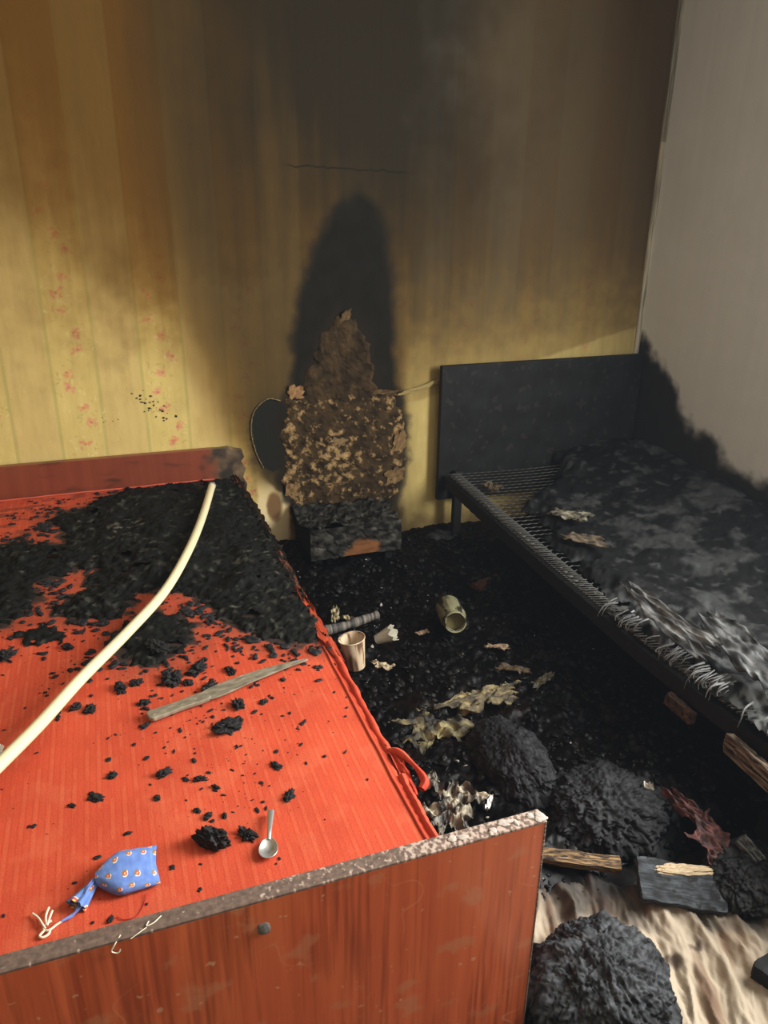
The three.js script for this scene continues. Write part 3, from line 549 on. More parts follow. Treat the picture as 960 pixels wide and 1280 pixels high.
// ---------------------------------------------------------------- things lying on the red bed
{
  const rodMap = tex(64, 1024, (u, v) => { const n = fbm(v * 40, u * 3, 2, 4), d = sst(0.16, 0.36, fbm(v * 60, u * 4, 7, 3)); return mix3([226 + n * 14, 214 + n * 14, 172 + n * 18], [150, 140, 112], d * 0.5); });
  const hose = thing('cream_hose', 'long bent cream plastic hose lying across the red bed', 'hose', [0, 0, 0]);
  const pts = [[0.283, 0.420, 0.214], [0.211, 0.420, 0.507], [0.146, 0.417, 0.725], [0.064, 0.415, 0.944], [-0.029, 0.418, 1.121], [-0.127, 0.425, 1.296], [-0.193, 0.430, 1.428], [-0.249, 0.434, 1.527], [-0.306, 0.438, 1.622], [-0.40, 0.432, 1.78]];
  mesh('hose_body', tube(pts, 0.0118, 160, 16), std({ map: rodMap, roughness: 0.55 }), hose);
  const cap = lump(0.0125, 0.0125, 0.016, 3, { detail: 5, amp: 0.2, dark: [0.2, 0.19, 0.16], pale: [0.45, 0.43, 0.36], flat: false }); cap.translate(...pts[0]); mesh('hose_tip', cap, M.ash, hose).userData.label = 'smoke-greyed hose tip';
  const tagG = sheet([[-0.262, 0.444, 1.468], [-0.243, 0.444, 1.497], [-0.255, 0.441, 1.535], [-0.29, 0.440, 1.52]], 8, 8, { amp: 0.004, freq: 2, seed: 3, thick: 0.0006, rag: 0.03, ridged: false });
  mesh('paper_tag', tagG, std({ color: new THREE.Color(...lin([214, 212, 200])), roughness: 0.8 }), hose).userData.label = 'white paper tag on the hose';

  // table knife, smoke-dulled
  const steelMap = tex(256, 128, (u, v) => { const n = fbm(u * 12, v * 8, 4, 4), s = sst(0.25, 0.4, fbm(u * 22, v * 18, 8, 3)); return mix3(mix3([158, 148, 126], [112, 104, 88], clamp(0.5 + n * 1.6)), [216, 206, 184], s * 0.8); });
  const dullSteel = std({ map: steelMap, roughness: 0.42, metalness: 0.15 });
  const knife = thing('table_knife', 'smoke-dulled steel knife lying across the red cover', 'knife', [-0.006, bedTop + 0.008, 1.421], 0.288); knife.scale.set(1, 1, 1.4);
  const shape = (pts) => { const s = new THREE.Shape(); s.moveTo(...pts[0]); s.splineThru(pts.slice(1).concat([pts[0]]).map((p) => new THREE.Vector2(...p))); return s; };
  const ext = (pts, d, bev) => { const g = new THREE.ExtrudeGeometry(shape(pts), { depth: d, bevelEnabled: true, bevelSize: bev, bevelThickness: bev, bevelSegments: 3, curveSegments: 6 }); g.rotateX(-Math.PI / 2); return planarUV(g, 'x', 'z', 0, 0.35, -0.03, 0.06); };
  mesh('handle', ext([[0, 0], [0.002, -0.006], [0.012, -0.009], [0.06, -0.008], [0.115, -0.0095], [0.118, 0.0], [0.112, 0.0065], [0.06, 0.006], [0.012, 0.0075], [0.002, 0.006]], 0.004, 0.0025), dullSteel, knife);
  mesh('blade', ext([[0.108, 0.004], [0.125, 0.012], [0.18, 0.0155], [0.25, 0.013], [0.31, 0.006], [0.346, -0.001], [0.344, -0.004], [0.30, -0.004], [0.22, -0.007], [0.17, -0.011], [0.135, -0.0125], [0.112, -0.009]], 0.0016, 0.0008), dullSteel, knife).position.y = 0.0015;

  // teaspoon
  const spoon = thing('teaspoon', 'small silvery teaspoon lying face up on the red cover', 'spoon', [0.144, bedTop, 1.812], 0);
  const silver = std({ color: new THREE.Color(0.55, 0.54, 0.51), roughness: 0.3, metalness: 0.75 });
  spoon.rotation.y = -0.26; spoon.scale.setScalar(1.12);
  const bowl = field(-1, 1, -1, 1, 0.07, (a, b) => (a * a + b * b > 1.04 ? null : a * a + b * b), (a, b, r) => [a * 0.0125 * (1 - 0.14 * b), 0.0015 + 0.0062 * Math.min(1, r), b * -0.0175], null);
  const bowl2 = bowl.clone(); bowl2.translate(0, -0.0012, 0);
  mesh('bowl', mergeGeometries([bowl, bowl2]), silver, spoon);
  const ring = []; for (let i = 0; i <= 36; i++) { const t = i / 36 * Math.PI * 2, b = Math.sin(t); ring.push([Math.cos(t) * 0.0125 * (1 - 0.14 * b), 0.0072, -b * 0.0175]); }
  mesh('rim', tube(ring, 0.0008, 60, 6), silver, spoon);
  const hd = tube([[0, 0.0068, -0.015], [0, 0.0115, -0.026], [0, 0.0105, -0.044], [0, 0.008, -0.068]], 0.0034, 24, 10, (t) => 0.75 + 0.7 * t); hd.scale(1, 0.6, 1); hd.translate(0, 0.003, 0);
  mesh('handle', hd, silver, spoon);

  // drawstring pouch
  const printMap = (() => {
    const fl = []; const r = rng(5); for (let a = 0; a < 8; a++) for (let b = 0; b < 8; b++) fl.push([(a + 0.5 + (b % 2) * 0.5 + (r() - 0.5) * 0.3) / 8, (b + 0.5 + (r() - 0.5) * 0.3) / 8]);
    return tex(512, 512, (u, v) => {
      const n = fbm(u * 20, v * 20, 3, 3), f = noise(u * 220, v * 220);
      let c = [98 + n * 26 + f * 8, 128 + n * 26 + f * 8, 190 + n * 22 + f * 8];
      for (const [x, y] of fl) { const dx = (u - x + 1.5) % 1 - 0.5, dy = v - y, d = Math.hypot(dx, dy) + 0.005 * noise(u * 60, v * 60); if (d < 0.028) c = d < 0.008 ? [222, 190, 96] : d < 0.019 ? [190, 76, 66] : (dx > dy ? [222, 212, 186] : [112, 124, 96]); }
      return c;
    });
  })();
  const cloth = std({ map: printMap, roughness: 0.9 });
  const pouch = thing('cloth_pouch', 'small blue flower-print drawstring pouch lying on the red cover', 'pouch', [-0.058, bedTop, 1.787], 0);
  const U = 40, V = 48, pos = [], uvs = [], idx = [];
  for (let i = 0; i <= U; i++) for (let j = 0; j <= V; j++) {
    const u = i / U, t = j / V * 2 * Math.PI;
    const wd = 0.0372 * Math.pow(sst(-0.12, 0.42, u), 0.8) * (1 - 0.04 * u) + 0.002, ht = 0.0155 * Math.pow(Math.sin(Math.PI * clamp(0.10 + u * 0.88)), 0.75) * (1 - 0.25 * u) + 0.0012;
    const ct = Math.cos(t), stt = Math.sin(t), sq = 0.75;
    const px = -0.046 + u * 0.088, pz = Math.sign(ct) * Math.pow(Math.abs(ct), sq) * wd + (1 - u) * 0.006, py = Math.max(0.0008, 0.0135 * (1 - 0.55 * u) + Math.sign(stt) * Math.pow(Math.abs(stt), 0.9) * ht + 0.0016 * fbm(u * 6, t * 2, 3, 3));
    pos.push(px - 0.004 * (1 - Math.abs(ct)) * (u > 0.9 ? 1 : 0), py, pz); uvs.push(u * 0.56, j / V * 1.0);
  }
  for (let i = 0; i < U; i++) for (let j = 0; j < V; j++) { const a = i * (V + 1) + j, b = a + V + 1; idx.push(a, a + 1, b, b, a + 1, b + 1); }
  const pg = new THREE.BufferGeometry(); pg.setAttribute('position', new THREE.Float32BufferAttribute(pos, 3)); pg.setAttribute('uv', new THREE.Float32BufferAttribute(uvs, 2)); pg.setIndex(idx); pg.computeVertexNormals();
  mesh('pouch_body', pg, cloth, pouch);
  const blue = std({ color: new THREE.Color(...lin([104, 128, 196])), roughness: 0.9 }), cream = std({ color: new THREE.Color(...lin([222, 212, 186])), roughness: 0.9 });
  // gathered mouth: pleated little skirt beyond the tie
  const nk = []; const nuv = [], nid = [], A = 10, B = 40;
  for (let i = 0; i <= A; i++) for (let j = 0; j <= B; j++) {
    const s = i / A, t = j / B * 2 * Math.PI, rad = lerp(0.0055, 0.0145, Math.pow(s, 0.8)) * (1 + 0.22 * Math.sin(t * 7) * s);
    const ax = [-0.046 - s * 0.027, 0.009 - s * 0.002, 0.006 + s * 0.034], nx = [0.78, 0, 0.62];
    nk.push(ax[0] + nx[0] * Math.cos(t) * rad, Math.max(0.0008, ax[1] + Math.sin(t) * rad * 0.62), ax[2] + nx[2] * Math.cos(t) * rad); nuv.push(j / B * 0.4, s * 0.2);
  }
  for (let i = 0; i < A; i++) for (let j = 0; j < B; j++) { const a = i * (B + 1) + j, b = a + B + 1; nid.push(a, b, a + 1, b, b + 1, a + 1); }
  const ng = new THREE.BufferGeometry(); ng.setAttribute('position', new THREE.Float32BufferAttribute(nk, 3)); ng.setAttribute('uv', new THREE.Float32BufferAttribute(nuv, 2)); ng.setIndex(nid); ng.computeVertexNormals();
  mesh('gathered_neck', ng, cloth, pouch);
  mesh('drawstring', mergeGeometries([tube([[-0.043, 0.014, 0.002], [-0.052, 0.016, 0.012], [-0.064, 0.012, 0.030], [-0.072, 0.006, 0.046], [-0.080, 0.003, 0.052], [-0.092, 0.003, 0.055]], 0.0018, 40, 7), tube([[-0.046, 0.015, 0.008], [-0.058, 0.015, 0.026], [-0.066, 0.008, 0.044], [-0.078, 0.004, 0.050], [-0.092, 0.0045, 0.057]], 0.0018, 40, 7)]), blue, pouch);
  mesh('string_tassel', mergeGeometries([
    tube([[-0.086, 0.004, 0.054], [-0.098, 0.004, 0.060], [-0.108, 0.004, 0.066], [-0.114, 0.0035, 0.062], [-0.112, 0.004, 0.055], [-0.104, 0.005, 0.052]], 0.0017, 40, 7),
    tube([[-0.112, 0.004, 0.062], [-0.117, 0.006, 0.052], [-0.122, 0.005, 0.041], [-0.130, 0.004, 0.030]], 0.0015, 24, 7),
    tube([[-0.110, 0.005, 0.058], [-0.112, 0.007, 0.047], [-0.111, 0.006, 0.036], [-0.109, 0.004, 0.027]], 0.0016, 24, 7),
    tube([[-0.110, 0.005, 0.058], [-0.106, 0.008, 0.046], [-0.104, 0.006, 0.036]], 0.0015, 20, 7),
    tube([[-0.113, 0.004, 0.064], [-0.119, 0.003, 0.070], [-0.116, 0.003, 0.074], [-0.108, 0.003, 0.071], [-0.106, 0.004, 0.064]], 0.0018, 30, 7),
  ]), cream, pouch).userData.label = 'frayed cream string ends';
  tag(mesh('thread', tube([[-0.035, 0.389, 1.832], [-0.040, 0.3875, 1.846], [-0.052, 0.3875, 1.866], [-0.070, 0.3875, 1.866], [-0.078, 0.3875, 1.858]], 0.0006, 40, 5), std({ color: new THREE.Color(...lin([176, 40, 40])), roughness: 0.8 })), 'thin red thread curling out beside the blue pouch', 'thread');
  tag(mesh('thread', mergeGeometries([tube([[-0.018, 0.4918, 1.972], [-0.028, 0.4925, 1.980], [-0.036, 0.4918, 1.981], [-0.033, 0.4918, 1.975]], 0.0008, 24, 5), tube([[-0.036, 0.4918, 1.983], [-0.046, 0.4915, 1.988], [-0.055, 0.489, 1.9905]], 0.0007, 24, 5)]), cream), 'white thread snagged on the worn footboard edge', 'thread', null);
  tag(mesh('thread', tube([[-0.066, 0.4915, 1.983], [-0.074, 0.486, 1.9905], [-0.078, 0.477, 1.9905], [-0.071, 0.4725, 1.9905], [-0.068, 0.477, 1.9905]], 0.0009, 24, 5), cream), 'white thread loop hanging over the red-brown footboard', 'thread', null);
}

// ---------------------------------------------------------------- burnt bedside cabinet against the wall
{
  const cab = thing('burnt_bedside_cabinet', 'burnt stub of a bedside cabinet, charred in blocks, below the plaster', 'cabinet', [0, 0, 0]);
  const cx0 = 0.60, cx1 = 0.955, cz1 = 0.27;
  const gator = (a, b, s) => sst(0.0, 0.22, cells(a * 15 / s + 0.8 * fbm(a * 20, b * 20, 3, 3), b * 24 / s + 0.8 * fbm(b * 20, a * 20, 5, 3), 3)) - 0.4 * sst(0, 0.5, fbm(a * 14, b * 14, 9, 3));
  const colr = (a, b, h) => lin(mix3([24, 23, 21], [76, 74, 66], clamp(fbm(a * 28, b * 40, 6, 4) * 1.7 + 0.32)));
  const top = field(cx0 - 0.01, cx1 + 0.01, 0.02, cz1, 0.0045, (x, z) => (sd([[cx0, 0.02], [cx0 - 0.01, 0.15], [cx0 + 0.01, cz1], [cx1, cz1], [cx1 + 0.005, 0.1], [cx1 - 0.05, 0.02]], x, z) + 0.02 * fbm(x * 20, z * 20, 4, 3) < 0 ? null : 0.222 + 0.009 * gator(x, z, 1.2) + 0.060 * fbm(x * 7, z * 7, 2, 3) + 0.016 * (ridge(x * 22, z * 30, 3, 4) - 0.5)), (x, z, h) => [x, h, z], colr);
  mesh('charred_top', top, M.char, cab);
  const front = field(cx0 + 0.005, cx1 - 0.005, 0.115, 0.232, 0.004, (x, y) => 0.006 * gator(x + 2, y, 1.0) * clamp(1 - inPatch(x, y)) + 0.004 * fbm(x * 24, y * 24, 2, 3), (x, y, h) => [x, y, cz1 + h], (x, y, h) => mix3(colr(x, y, h), lin(mix3([128, 86, 52], [92, 60, 40], clamp(0.5 + fbm(x * 8, y * 60, 3, 3)))), inPatch(x, y)));
  function inPatch(x, y) { return (1 - sst(0.6, 1.0, Math.hypot((x - 0.81) / 0.075, (y - 0.135) / 0.045) + fbm(x * 20, y * 20, 9, 3) * 0.7)); }
  front.index.array.reverse(); front.computeVertexNormals();
  mesh('front_panel', front, M.char, cab).userData.label = 'charred front with a bare brown patch';
  mesh('carcass', box(cx0 + 0.008, cx1 - 0.008, 0.118, 0.195, 0.03, cz1 - 0.008), M.soot, cab);
  for (const [x, z] of [[cx0 + 0.04, 0.06], [cx1 - 0.04, 0.06], [cx0 + 0.04, cz1 - 0.04], [cx1 - 0.04, cz1 - 0.04]]) mesh('leg', box(x - 0.015, x + 0.015, 0, 0.12, z - 0.015, z + 0.015, 0.003), M.soot, cab);
}

// ---------------------------------------------------------------- burnt wire-mesh bed along the right wall
const meshY = (z) => interp([0, 0.13, 0.57, 0.9, 1.3, 1.5, 1.75, 2.2], [0.33, 0.325, 0.30, 0.285, 0.272, 0.275, 0.285, 0.29], z);
{
  const bed = thing('wire_bed', 'burnt black wire-mesh bed standing along the right wall', 'bed', [0, 0, 0]);
  const panelMap = tex(512, 320, (u, v) => { const n = fbm(u * 9, v * 7, 3, 4), s = fbm(u * 40, v * 3, 6, 3), m = sst(0.18, 0.3, fbm(u * 26, v * 14, 12, 3)); return mix3(mix3([30, 31, 31], [22, 21, 20], clamp(0.5 + n * 1.5 + s * 0.5)), [66, 62, 54], m * 0.35); });
  const hb = mesh('headboard', planarUV(box(1.19, 2.105, 0.203, 0.746, 0.036, 0.060, 0.003), 'x', 'y', 1.19, 0.92, 0.2, 0.55), phys({ map: panelMap, roughness: 0.6, specularIntensity: 0.3 }), bed); hb.userData.label = 'soot-black wooden headboard';
  for (const [x, z, h] of [[1.265, 0.085, 0.33], [2.06, 0.085, 0.33], [1.225, 2.14, 0.30], [2.06, 2.14, 0.30]]) mesh('leg', box(x - 0.017, x + 0.017, 0, h, z - 0.014, z + 0.014, 0.003), M.iron, bed);
  const rail = (x) => { const p = []; for (let z = 0.06; z <= 2.16; z += 0.05) p.push(z); const gs = []; for (let i = 0; i < p.length - 1; i++) { const a = meshY(p[i]) - 0.02, g = box(x - 0.014, x + 0.014, a - 0.045, a, p[i], p[i + 1] + 0.001); gs.push(plain(g)); } return mergeGeometries(gs); };
  mesh('side_rail', rail(1.225), M.iron, bed); mesh('side_rail', rail(2.075), M.iron, bed);
  // woven wire: zig-zag rows linked into each other
  const wires = [];
  for (let k = 0; k < 72; k++) {
    const z = 0.10 + k * 0.0285; if (z > 2.12) break; const pts = [];
    for (let i = 0; i <= 56; i++) { const x = 1.215 + i * 0.0154; if (x > 2.07) break; pts.push([x, meshY(z) - 0.014 * Math.sin((x - 1.2) / 0.87 * Math.PI) + (i % 2 ? 0.004 : -0.002), z + (i % 2 ? 0.0175 : -0.0005)]); }
    wires.push(tube(pts, 0.0021, pts.length * 2, 4));
  }
  const wm = mesh('wire_mesh', mergeGeometries(wires), std({ color: new THREE.Color(0.09, 0.087, 0.075), roughness: 0.55, metalness: 0.35 }), bed); wm.userData.label = 'linked zig-zag wire mesh'; wm.userData.kind = 'stuff';
  // braided edge of the mesh: a row of coil loops over the rail
  const loops = [];
  for (let z = 0.11; z < 2.1; z += 0.0135) {
    const y = meshY(z), k = [];
    for (let i = 0; i <= 12; i++) { const t = i / 12 * Math.PI * 2; k.push([1.238 + 0.022 * Math.cos(t), y - 0.004 + 0.009 * Math.sin(t), z + 0.012 * Math.sin(t + 0.6)]); }
    loops.push(tube(k, 0.0020, 16, 5));
  }
  const lm = mesh('coil_edge', mergeGeometries(loops), std({ color: new THREE.Color(0.06, 0.056, 0.048), roughness: 0.7, metalness: 0.3 }), bed); lm.userData.label = 'row of coil loops along the mesh edge'; lm.userData.kind = 'stuff';

  // burnt mattress remains lying on the mesh
  const edgeX = (z) => interp([0.1, 0.3, 0.42, 0.6, 0.8, 1.0, 1.2, 1.4, 2.2], [1.70, 1.58, 1.40, 1.33, 1.285, 1.27, 1.24, 1.222, 1.222], z);
  const mat = field(1.20, 2.10, 0.07, 2.08, 0.0065, (x, z) => {
    const d = x - edgeX(z) + fbm(x * 9, z * 9, 5, 4) * 0.14; if (d < 0) return null;
    const wall = sst(1.45, 2.05, x);
    return meshY(z) - 0.008 * Math.sin((x - 1.2) / 0.87 * Math.PI) + 0.004 + sst(0, 0.06, d) * (0.012 + 0.03 * clamp(0.35 + fbm(x * 5, z * 5, 2, 3) * 1.2) + 0.010 * (ridge(x * 9, z * 11, 4, 4) - 0.4) + 0.006 * fbm(x * 50, z * 50, 2, 3) + 0.04 * wall);
  }, (x, z, h) => [x, h, z], (x, z, h) => {
    const n = fbm(x * 24, z * 24, 3, 4), f = sst(1.05, 1.2, z) * (1 - sst(0.10, 0.24, x - 1.22 + 0.2 * fbm(x * 8, z * 8, 15, 3)));
    const ashy = f * sst(0.42, 0.62, ridge(x * 15 + z * 9, z * 10 - x * 4, 6, 3));
    return lin(mix3(mix3([22, 22, 22], [56, 57, 56], clamp(sst(0.1, 0.4, n) + sst(-0.05, 0.2, fbm(x * 6, z * 6, 41, 4) + n * 0.3) * (x > 1.45 ? 0.8 : 0.1))), [112, 112, 110], ashy * 0.6));  // patchy paler grey by the wall: veil of haze painted into the char
  });
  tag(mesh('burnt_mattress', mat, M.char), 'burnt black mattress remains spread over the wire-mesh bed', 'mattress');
  const r = rng(31), strands = [];
  for (let i = 0; i < 150; i++) {
    const z = 1.16 + r() * 0.85, clump = Math.sin(z * 41) + Math.sin(z * 17 + 1); if (clump < 0.1 && r() < 0.9) continue;
    const x = 1.205 + r() * 0.035, y = meshY(z) + 0.012 + r() * 0.015, l = 0.010 + r() * r() * 0.045, dx = 0.002 + r() * 0.012;
    strands.push(tube([[x + 0.03, y + 0.006, z + (r() - 0.5) * 0.02], [x, y, z], [x - dx, y - l * 0.5, z + (r() - 0.5) * 0.008], [x - dx * 1.2, y - l, z + (r() - 0.5) * 0.012]], 0.0014 + r() * 0.0022, 8, 5, (t) => 1 - 0.7 * t));
  }
  tag(mesh('ash_fringe', mergeGeometries(strands), std({ color: new THREE.Color(0.17, 0.17, 0.168), roughness: 0.6 })), 'pale grey ash fibres fringing the burnt mattress edge', 'ash', null, 'stuff');
  const rag = (c4, a, b, seed, amp, label, name = 'burnt_rag', nu = 26, nv = 20) => tag(mesh(name, sheet(c4, nu, nv, { amp, freq: 3, seed, thick: 0.003, rag: 0.22, col: (u, v, n) => lin(mix3(b, a, clamp(0.5 + n * 1.6))) }), std({ vertexColors: true, roughness: 0.55 })), label, 'rag');
  rag([[1.245, 0.345, 1.20], [1.29, 0.352, 1.17], [1.29, 0.365, 1.50], [1.215, 0.32, 1.52]], [120, 119, 117], [20, 20, 20], 7, 0.009, 'long pale-grey ashy fold on the burnt mattress edge', 'ashy_fold', 20, 50);
  rag([[1.30, 0.352, 1.42], [1.37, 0.365, 1.38], [1.36, 0.37, 1.66], [1.25, 0.34, 1.70]], [96, 96, 95], [18, 18, 18], 13, 0.010, 'ragged grey ashy fold behind the pale edge fold', 'ashy_fold', 20, 40);
  rag([[1.35, 0.335, 0.60], [1.41, 0.34, 0.60], [1.47, 0.35, 0.70], [1.42, 0.345, 0.74]], [150, 142, 120], [34, 33, 30], 3, 0.014, 'shiny curled scrap on the mesh near the black headboard');
  rag([[1.30, 0.33, 0.80], [1.34, 0.335, 0.77], [1.40, 0.345, 0.86], [1.37, 0.34, 0.93]], [120, 104, 84], [52, 46, 40], 9, 0.006, 'flat brown pointed scrap on the burnt mattress');
  rag([[1.27, 0.335, 0.28], [1.31, 0.34, 0.26], [1.33, 0.345, 0.34], [1.29, 0.335, 0.36]], [106, 88, 66], [60, 54, 44], 15, 0.010, 'small brown scrap stuck on the bare mesh');
  // charred wood of the bed side, hanging below the rail
  const woodPiece = (p, size, rot, c1, c2, seed, label, name = 'charred_board') => {
    const sg = size.map((v) => Math.max(3, Math.min(28, Math.round(v / 0.006))));
    let g = new THREE.BoxGeometry(...size, ...sg); const q = g.attributes.position;
    for (let i = 0; i < q.count; i++) {
      const x = q.getX(i), y = q.getY(i), z = q.getZ(i), n = fbm(x * 30 + seed, y * 30, z * 30, 3), m = fbm(x * 12 + seed, y * 5, z * 12 + 4, 3), e = [x / size[0], y / size[1], z / size[2]].filter((v) => Math.abs(v) > 0.499).length > 1 ? 0.965 : 1;
      q.setXYZ(i, x * (1 + 0.24 * m) * e + 0.004 * n, y * (1 + 0.3 * n) * e + 0.003 * m, z * (1 + 0.36 * m) * e + 0.004 * n);
    }
    g.computeVertexNormals();
    const t = tex(160, 96, (u, v) => { const n = fbm(u * 4, v * 20, seed, 4), m = fbm(u * 6, v * 6, seed + 5, 4), bl = sst(0.05, 0.28, fbm(u * 7, v * 5, seed + 11, 4)); return mix3(mix3(c1, c2, clamp(0.5 + n + m * 1.5)), [20, 18, 17], bl * 0.9); });
    const o = mesh(name, g, phys({ map: t, roughness: 0.8, specularIntensity: 0.4 })); o.position.set(...p); o.rotation.set(...rot);
    return tag(o, label, 'board');
  };
  woodPiece([1.185, 0.215, 1.80], [0.018, 0.05, 0.26], [0.05, 0, 0], [150, 132, 112], [52, 42, 36], 3, 'pale scorched board end jutting out below the bed rail');
  woodPiece([1.19, 0.20, 1.52], [0.016, 0.035, 0.09], [0.1, 0.1, 0], [108, 80, 56], [36, 28, 24], 8, 'short brown scorched stick under the ashy mattress edge', 'charred_stick');

  // ------------------------------------------------------------ debris between the beds
  const floorH = (x, z) => {
    const toWall = 1 - sst(0.1, 0.5, z), mid = fbm(x * 4, z * 4, 3, 4), under = sst(1.15, 1.5, x);
    let h = 0.026 + 0.05 * clamp(0.4 + mid * 1.3) + 0.03 * toWall + 0.018 * (ridge(x * 13, z * 13, 2, 4) - 0.45) + 0.007 * (ridge(x * 46, z * 46, 6, 3) - 0.4);
    h *= 1 - 0.4 * under;
    h *= 1 - sst(1.62, 1.80, z + 0.18 * fbm(x * 5, z * 5, 8, 3) + 0.1 * (x - 0.8));
    return h;
  };
  const deb = field(0.395, 2.11, 0.004, 1.95, 0.0062, (x, z) => { if (x < 0.515 && z > 1.95) return null; const h = floorH(x, z); return h < 0.0012 ? null : h; }, (x, z, h) => [x, h, z], (x, z, h) => {
    const n = fbm(x * 30, z * 30, 4, 4), br = sst(0.1, 0.35, fbm(x * 7, z * 7, 22, 3));
    return lin(mix3(mix3([11, 9, 8], [27, 23, 20], sst(0.1, 0.4, n)), [32, 19, 14], br * 0.5));
  });
  tag(mesh('char_debris', deb, M.wetChar), 'layer of wet black burnt debris on the floor between the beds', 'debris', null, 'stuff');
  const chipG = lump(1, 0.35, 0.75, 9, { detail: 1, amp: 0.9, dark: [0.005, 0.0045, 0.004], pale: [0.016, 0.014, 0.012] }); const N = 3600, rc = rng(77);
  const scatter = (name, count, mat, label, size, zone) => {
    const inst = new THREE.InstancedMesh(chipG, mat, count); inst.name = name; shade(inst); scene.add(inst); tag(inst, label, 'debris', null, 'stuff');
    const m4 = new THREE.Matrix4(), q = new THREE.Quaternion(), e = new THREE.Euler(); let n = 0, g = 0;
    while (n < count && g++ < count * 30) { const x = 0.41 + rc() * 0.95, z = 0.02 + rc() * 1.75, h = floorH(x, z); if (h < 0.004 || rc() > zone(x, z)) continue; const s = size(); m4.compose(new THREE.Vector3(x, h + s * 0.15, z), q.setFromEuler(e.set((rc() - 0.5) * 1.6, rc() * 6, (rc() - 0.5) * 1.6)), new THREE.Vector3(s, s, s)); inst.setMatrixAt(n++, m4); }
    inst.count = n;
  };
  scatter('char_flakes', N, M.wetChar, 'loose black char flakes covering the floor debris', () => 0.003 + Math.pow(rc(), 2.5) * 0.012, (x, z) => 0.9);
  scatter('ash_crumbs', 160, std({ color: new THREE.Color(0.30, 0.27, 0.22), roughness: 0.6 }), 'small pale ash crumbs dotted over the black debris', () => 0.002 + Math.pow(rc(), 3) * 0.006, (x, z) => (x < 1.0 ? 0.9 : 0.15) * clamp(0.2 + fbm(x * 6, z * 6, 50, 2) * 3));
  const at = (x, z) => floorH(x, z);

  // cup
  const cup = thing('paper_cup', 'brown-stained beige cup standing in the debris beside the red bed', 'cup', [0.575, at(0.575, 0.905) + 0.012, 0.905]);
  const cupMap = tex(256, 256, (u, v) => { const n = fbm(u * 9, v * 6, 3, 4), s = sst(0.02, 0.24, n); return mix3(mix3([224, 208, 180], [178, 148, 112], clamp(0.5 + n)), [86, 58, 40], s * 0.8); });
  const cp = [[0.0, 0.002], [0.024, 0.0], [0.0255, 0.003], [0.0375, 0.094], [0.0395, 0.096], [0.0392, 0.0985], [0.0372, 0.0985], [0.0352, 0.094], [0.0235, 0.006], [0.0, 0.006]].map((p) => new THREE.Vector2(...p));
  mesh('cup_wall', new THREE.LatheGeometry(cp, 40), std({ map: cupMap, roughness: 0.5 }), cup); cup.rotation.set(-0.06, 0, 0.13);
  const dregs = new THREE.CircleGeometry(0.0285, 30); dregs.rotateX(-Math.PI / 2); dregs.translate(0, 0.045, 0); mesh('dregs', dregs, std({ color: new THREE.Color(...lin([56, 36, 26])), roughness: 0.35 }), cup).userData.label = 'dark brown residue in the cup';
  // glass jar on its side
  const jar = thing('glass_jar', 'sooty glass jar lying on its side in the black debris', 'jar', [0.955, at(0.945, 0.72) + 0.03, 0.70]);
  const jp = [[0.0, 0.0], [0.026, 0.0], [0.029, 0.004], [0.0295, 0.085], [0.024, 0.103], [0.0225, 0.112], [0.0245, 0.114], [0.0245, 0.124], [0.0225, 0.1245], [0.0205, 0.1235], [0.0205, 0.105], [0.0265, 0.083], [0.026, 0.006], [0.0, 0.004]].map((p) => new THREE.Vector2(...p));
  const jarMap = tex(256, 256, (u, v) => { const s = sst(-0.02, 0.2, fbm(u * 8, v * 6, 5, 4)); return mix3([168, 164, 128], [58, 54, 40], s); });
  mesh('jar_body', new THREE.LatheGeometry(jp, 36), phys({ map: jarMap, transmission: 0.45, thickness: 0, roughness: 0.25 }), jar); jar.quaternion.setFromUnitVectors(new THREE.Vector3(0, 1, 0), new THREE.Vector3(-0.28, 0.22, 0.93).normalize()); jar.scale.setScalar(1.4);
  const crust = new THREE.CircleGeometry(0.02, 24); crust.rotateX(-Math.PI / 2); crust.translate(0, 0.106, 0); mesh('residue', crust, std({ color: new THREE.Color(...lin([92, 84, 50])), roughness: 0.7 }), jar).userData.label = 'olive residue in the jar mouth';
  // broken plastic cup next to the upright one
  const bc = thing('melted_cup', 'clear crushed cup with a ragged pale rim lying beside the beige cup', 'cup', [0.672, at(0.672, 0.80) + 0.022, 0.80]);
  const bg = new THREE.LatheGeometry([[0.018, 0], [0.024, 0.03], [0.032, 0.065], [0.034, 0.068], [0.031, 0.068], [0.022, 0.03], [0.016, 0.002]].map((p) => new THREE.Vector2(...p)), 36);
  { const q = bg.attributes.position; for (let i = 0; i < q.count; i++) { const x = q.getX(i), y = q.getY(i), z = q.getZ(i), t = Math.atan2(z, x); q.setXYZ(i, x * (1 + 0.12 * Math.sin(3 * t)), y * (0.85 + 0.22 * noise(t * 2.2, 4, 1)), z * 0.8); } bg.computeVertexNormals(); }
  mesh('cup_wall', bg, phys({ color: new THREE.Color(...lin([206, 200, 180])), transmission: 0.35, thickness: 0, roughness: 0.3 }), bc); bc.rotation.set(0.9, 0.2, -1.0);
  // scraps and shards
  const scrap = (name, label, c4, a, b, seed, amp = 0.008, cat = 'scrap', group = null, rough = 0.6, nu = 16, nv = 12, rg = 0.25, freq = 2.6) => tag(mesh(name, sheet(c4, nu, nv, { amp, freq, seed, thick: 0.002, rag: rg, col: (u, v, n) => lin(mix3(b, a, clamp(0.42 + n * 0.8 + 1.5 * fbm(u * 5 + seed, v * 5, seed, 4)))) }), std({ vertexColors: true, roughness: rough })), label, cat, group);
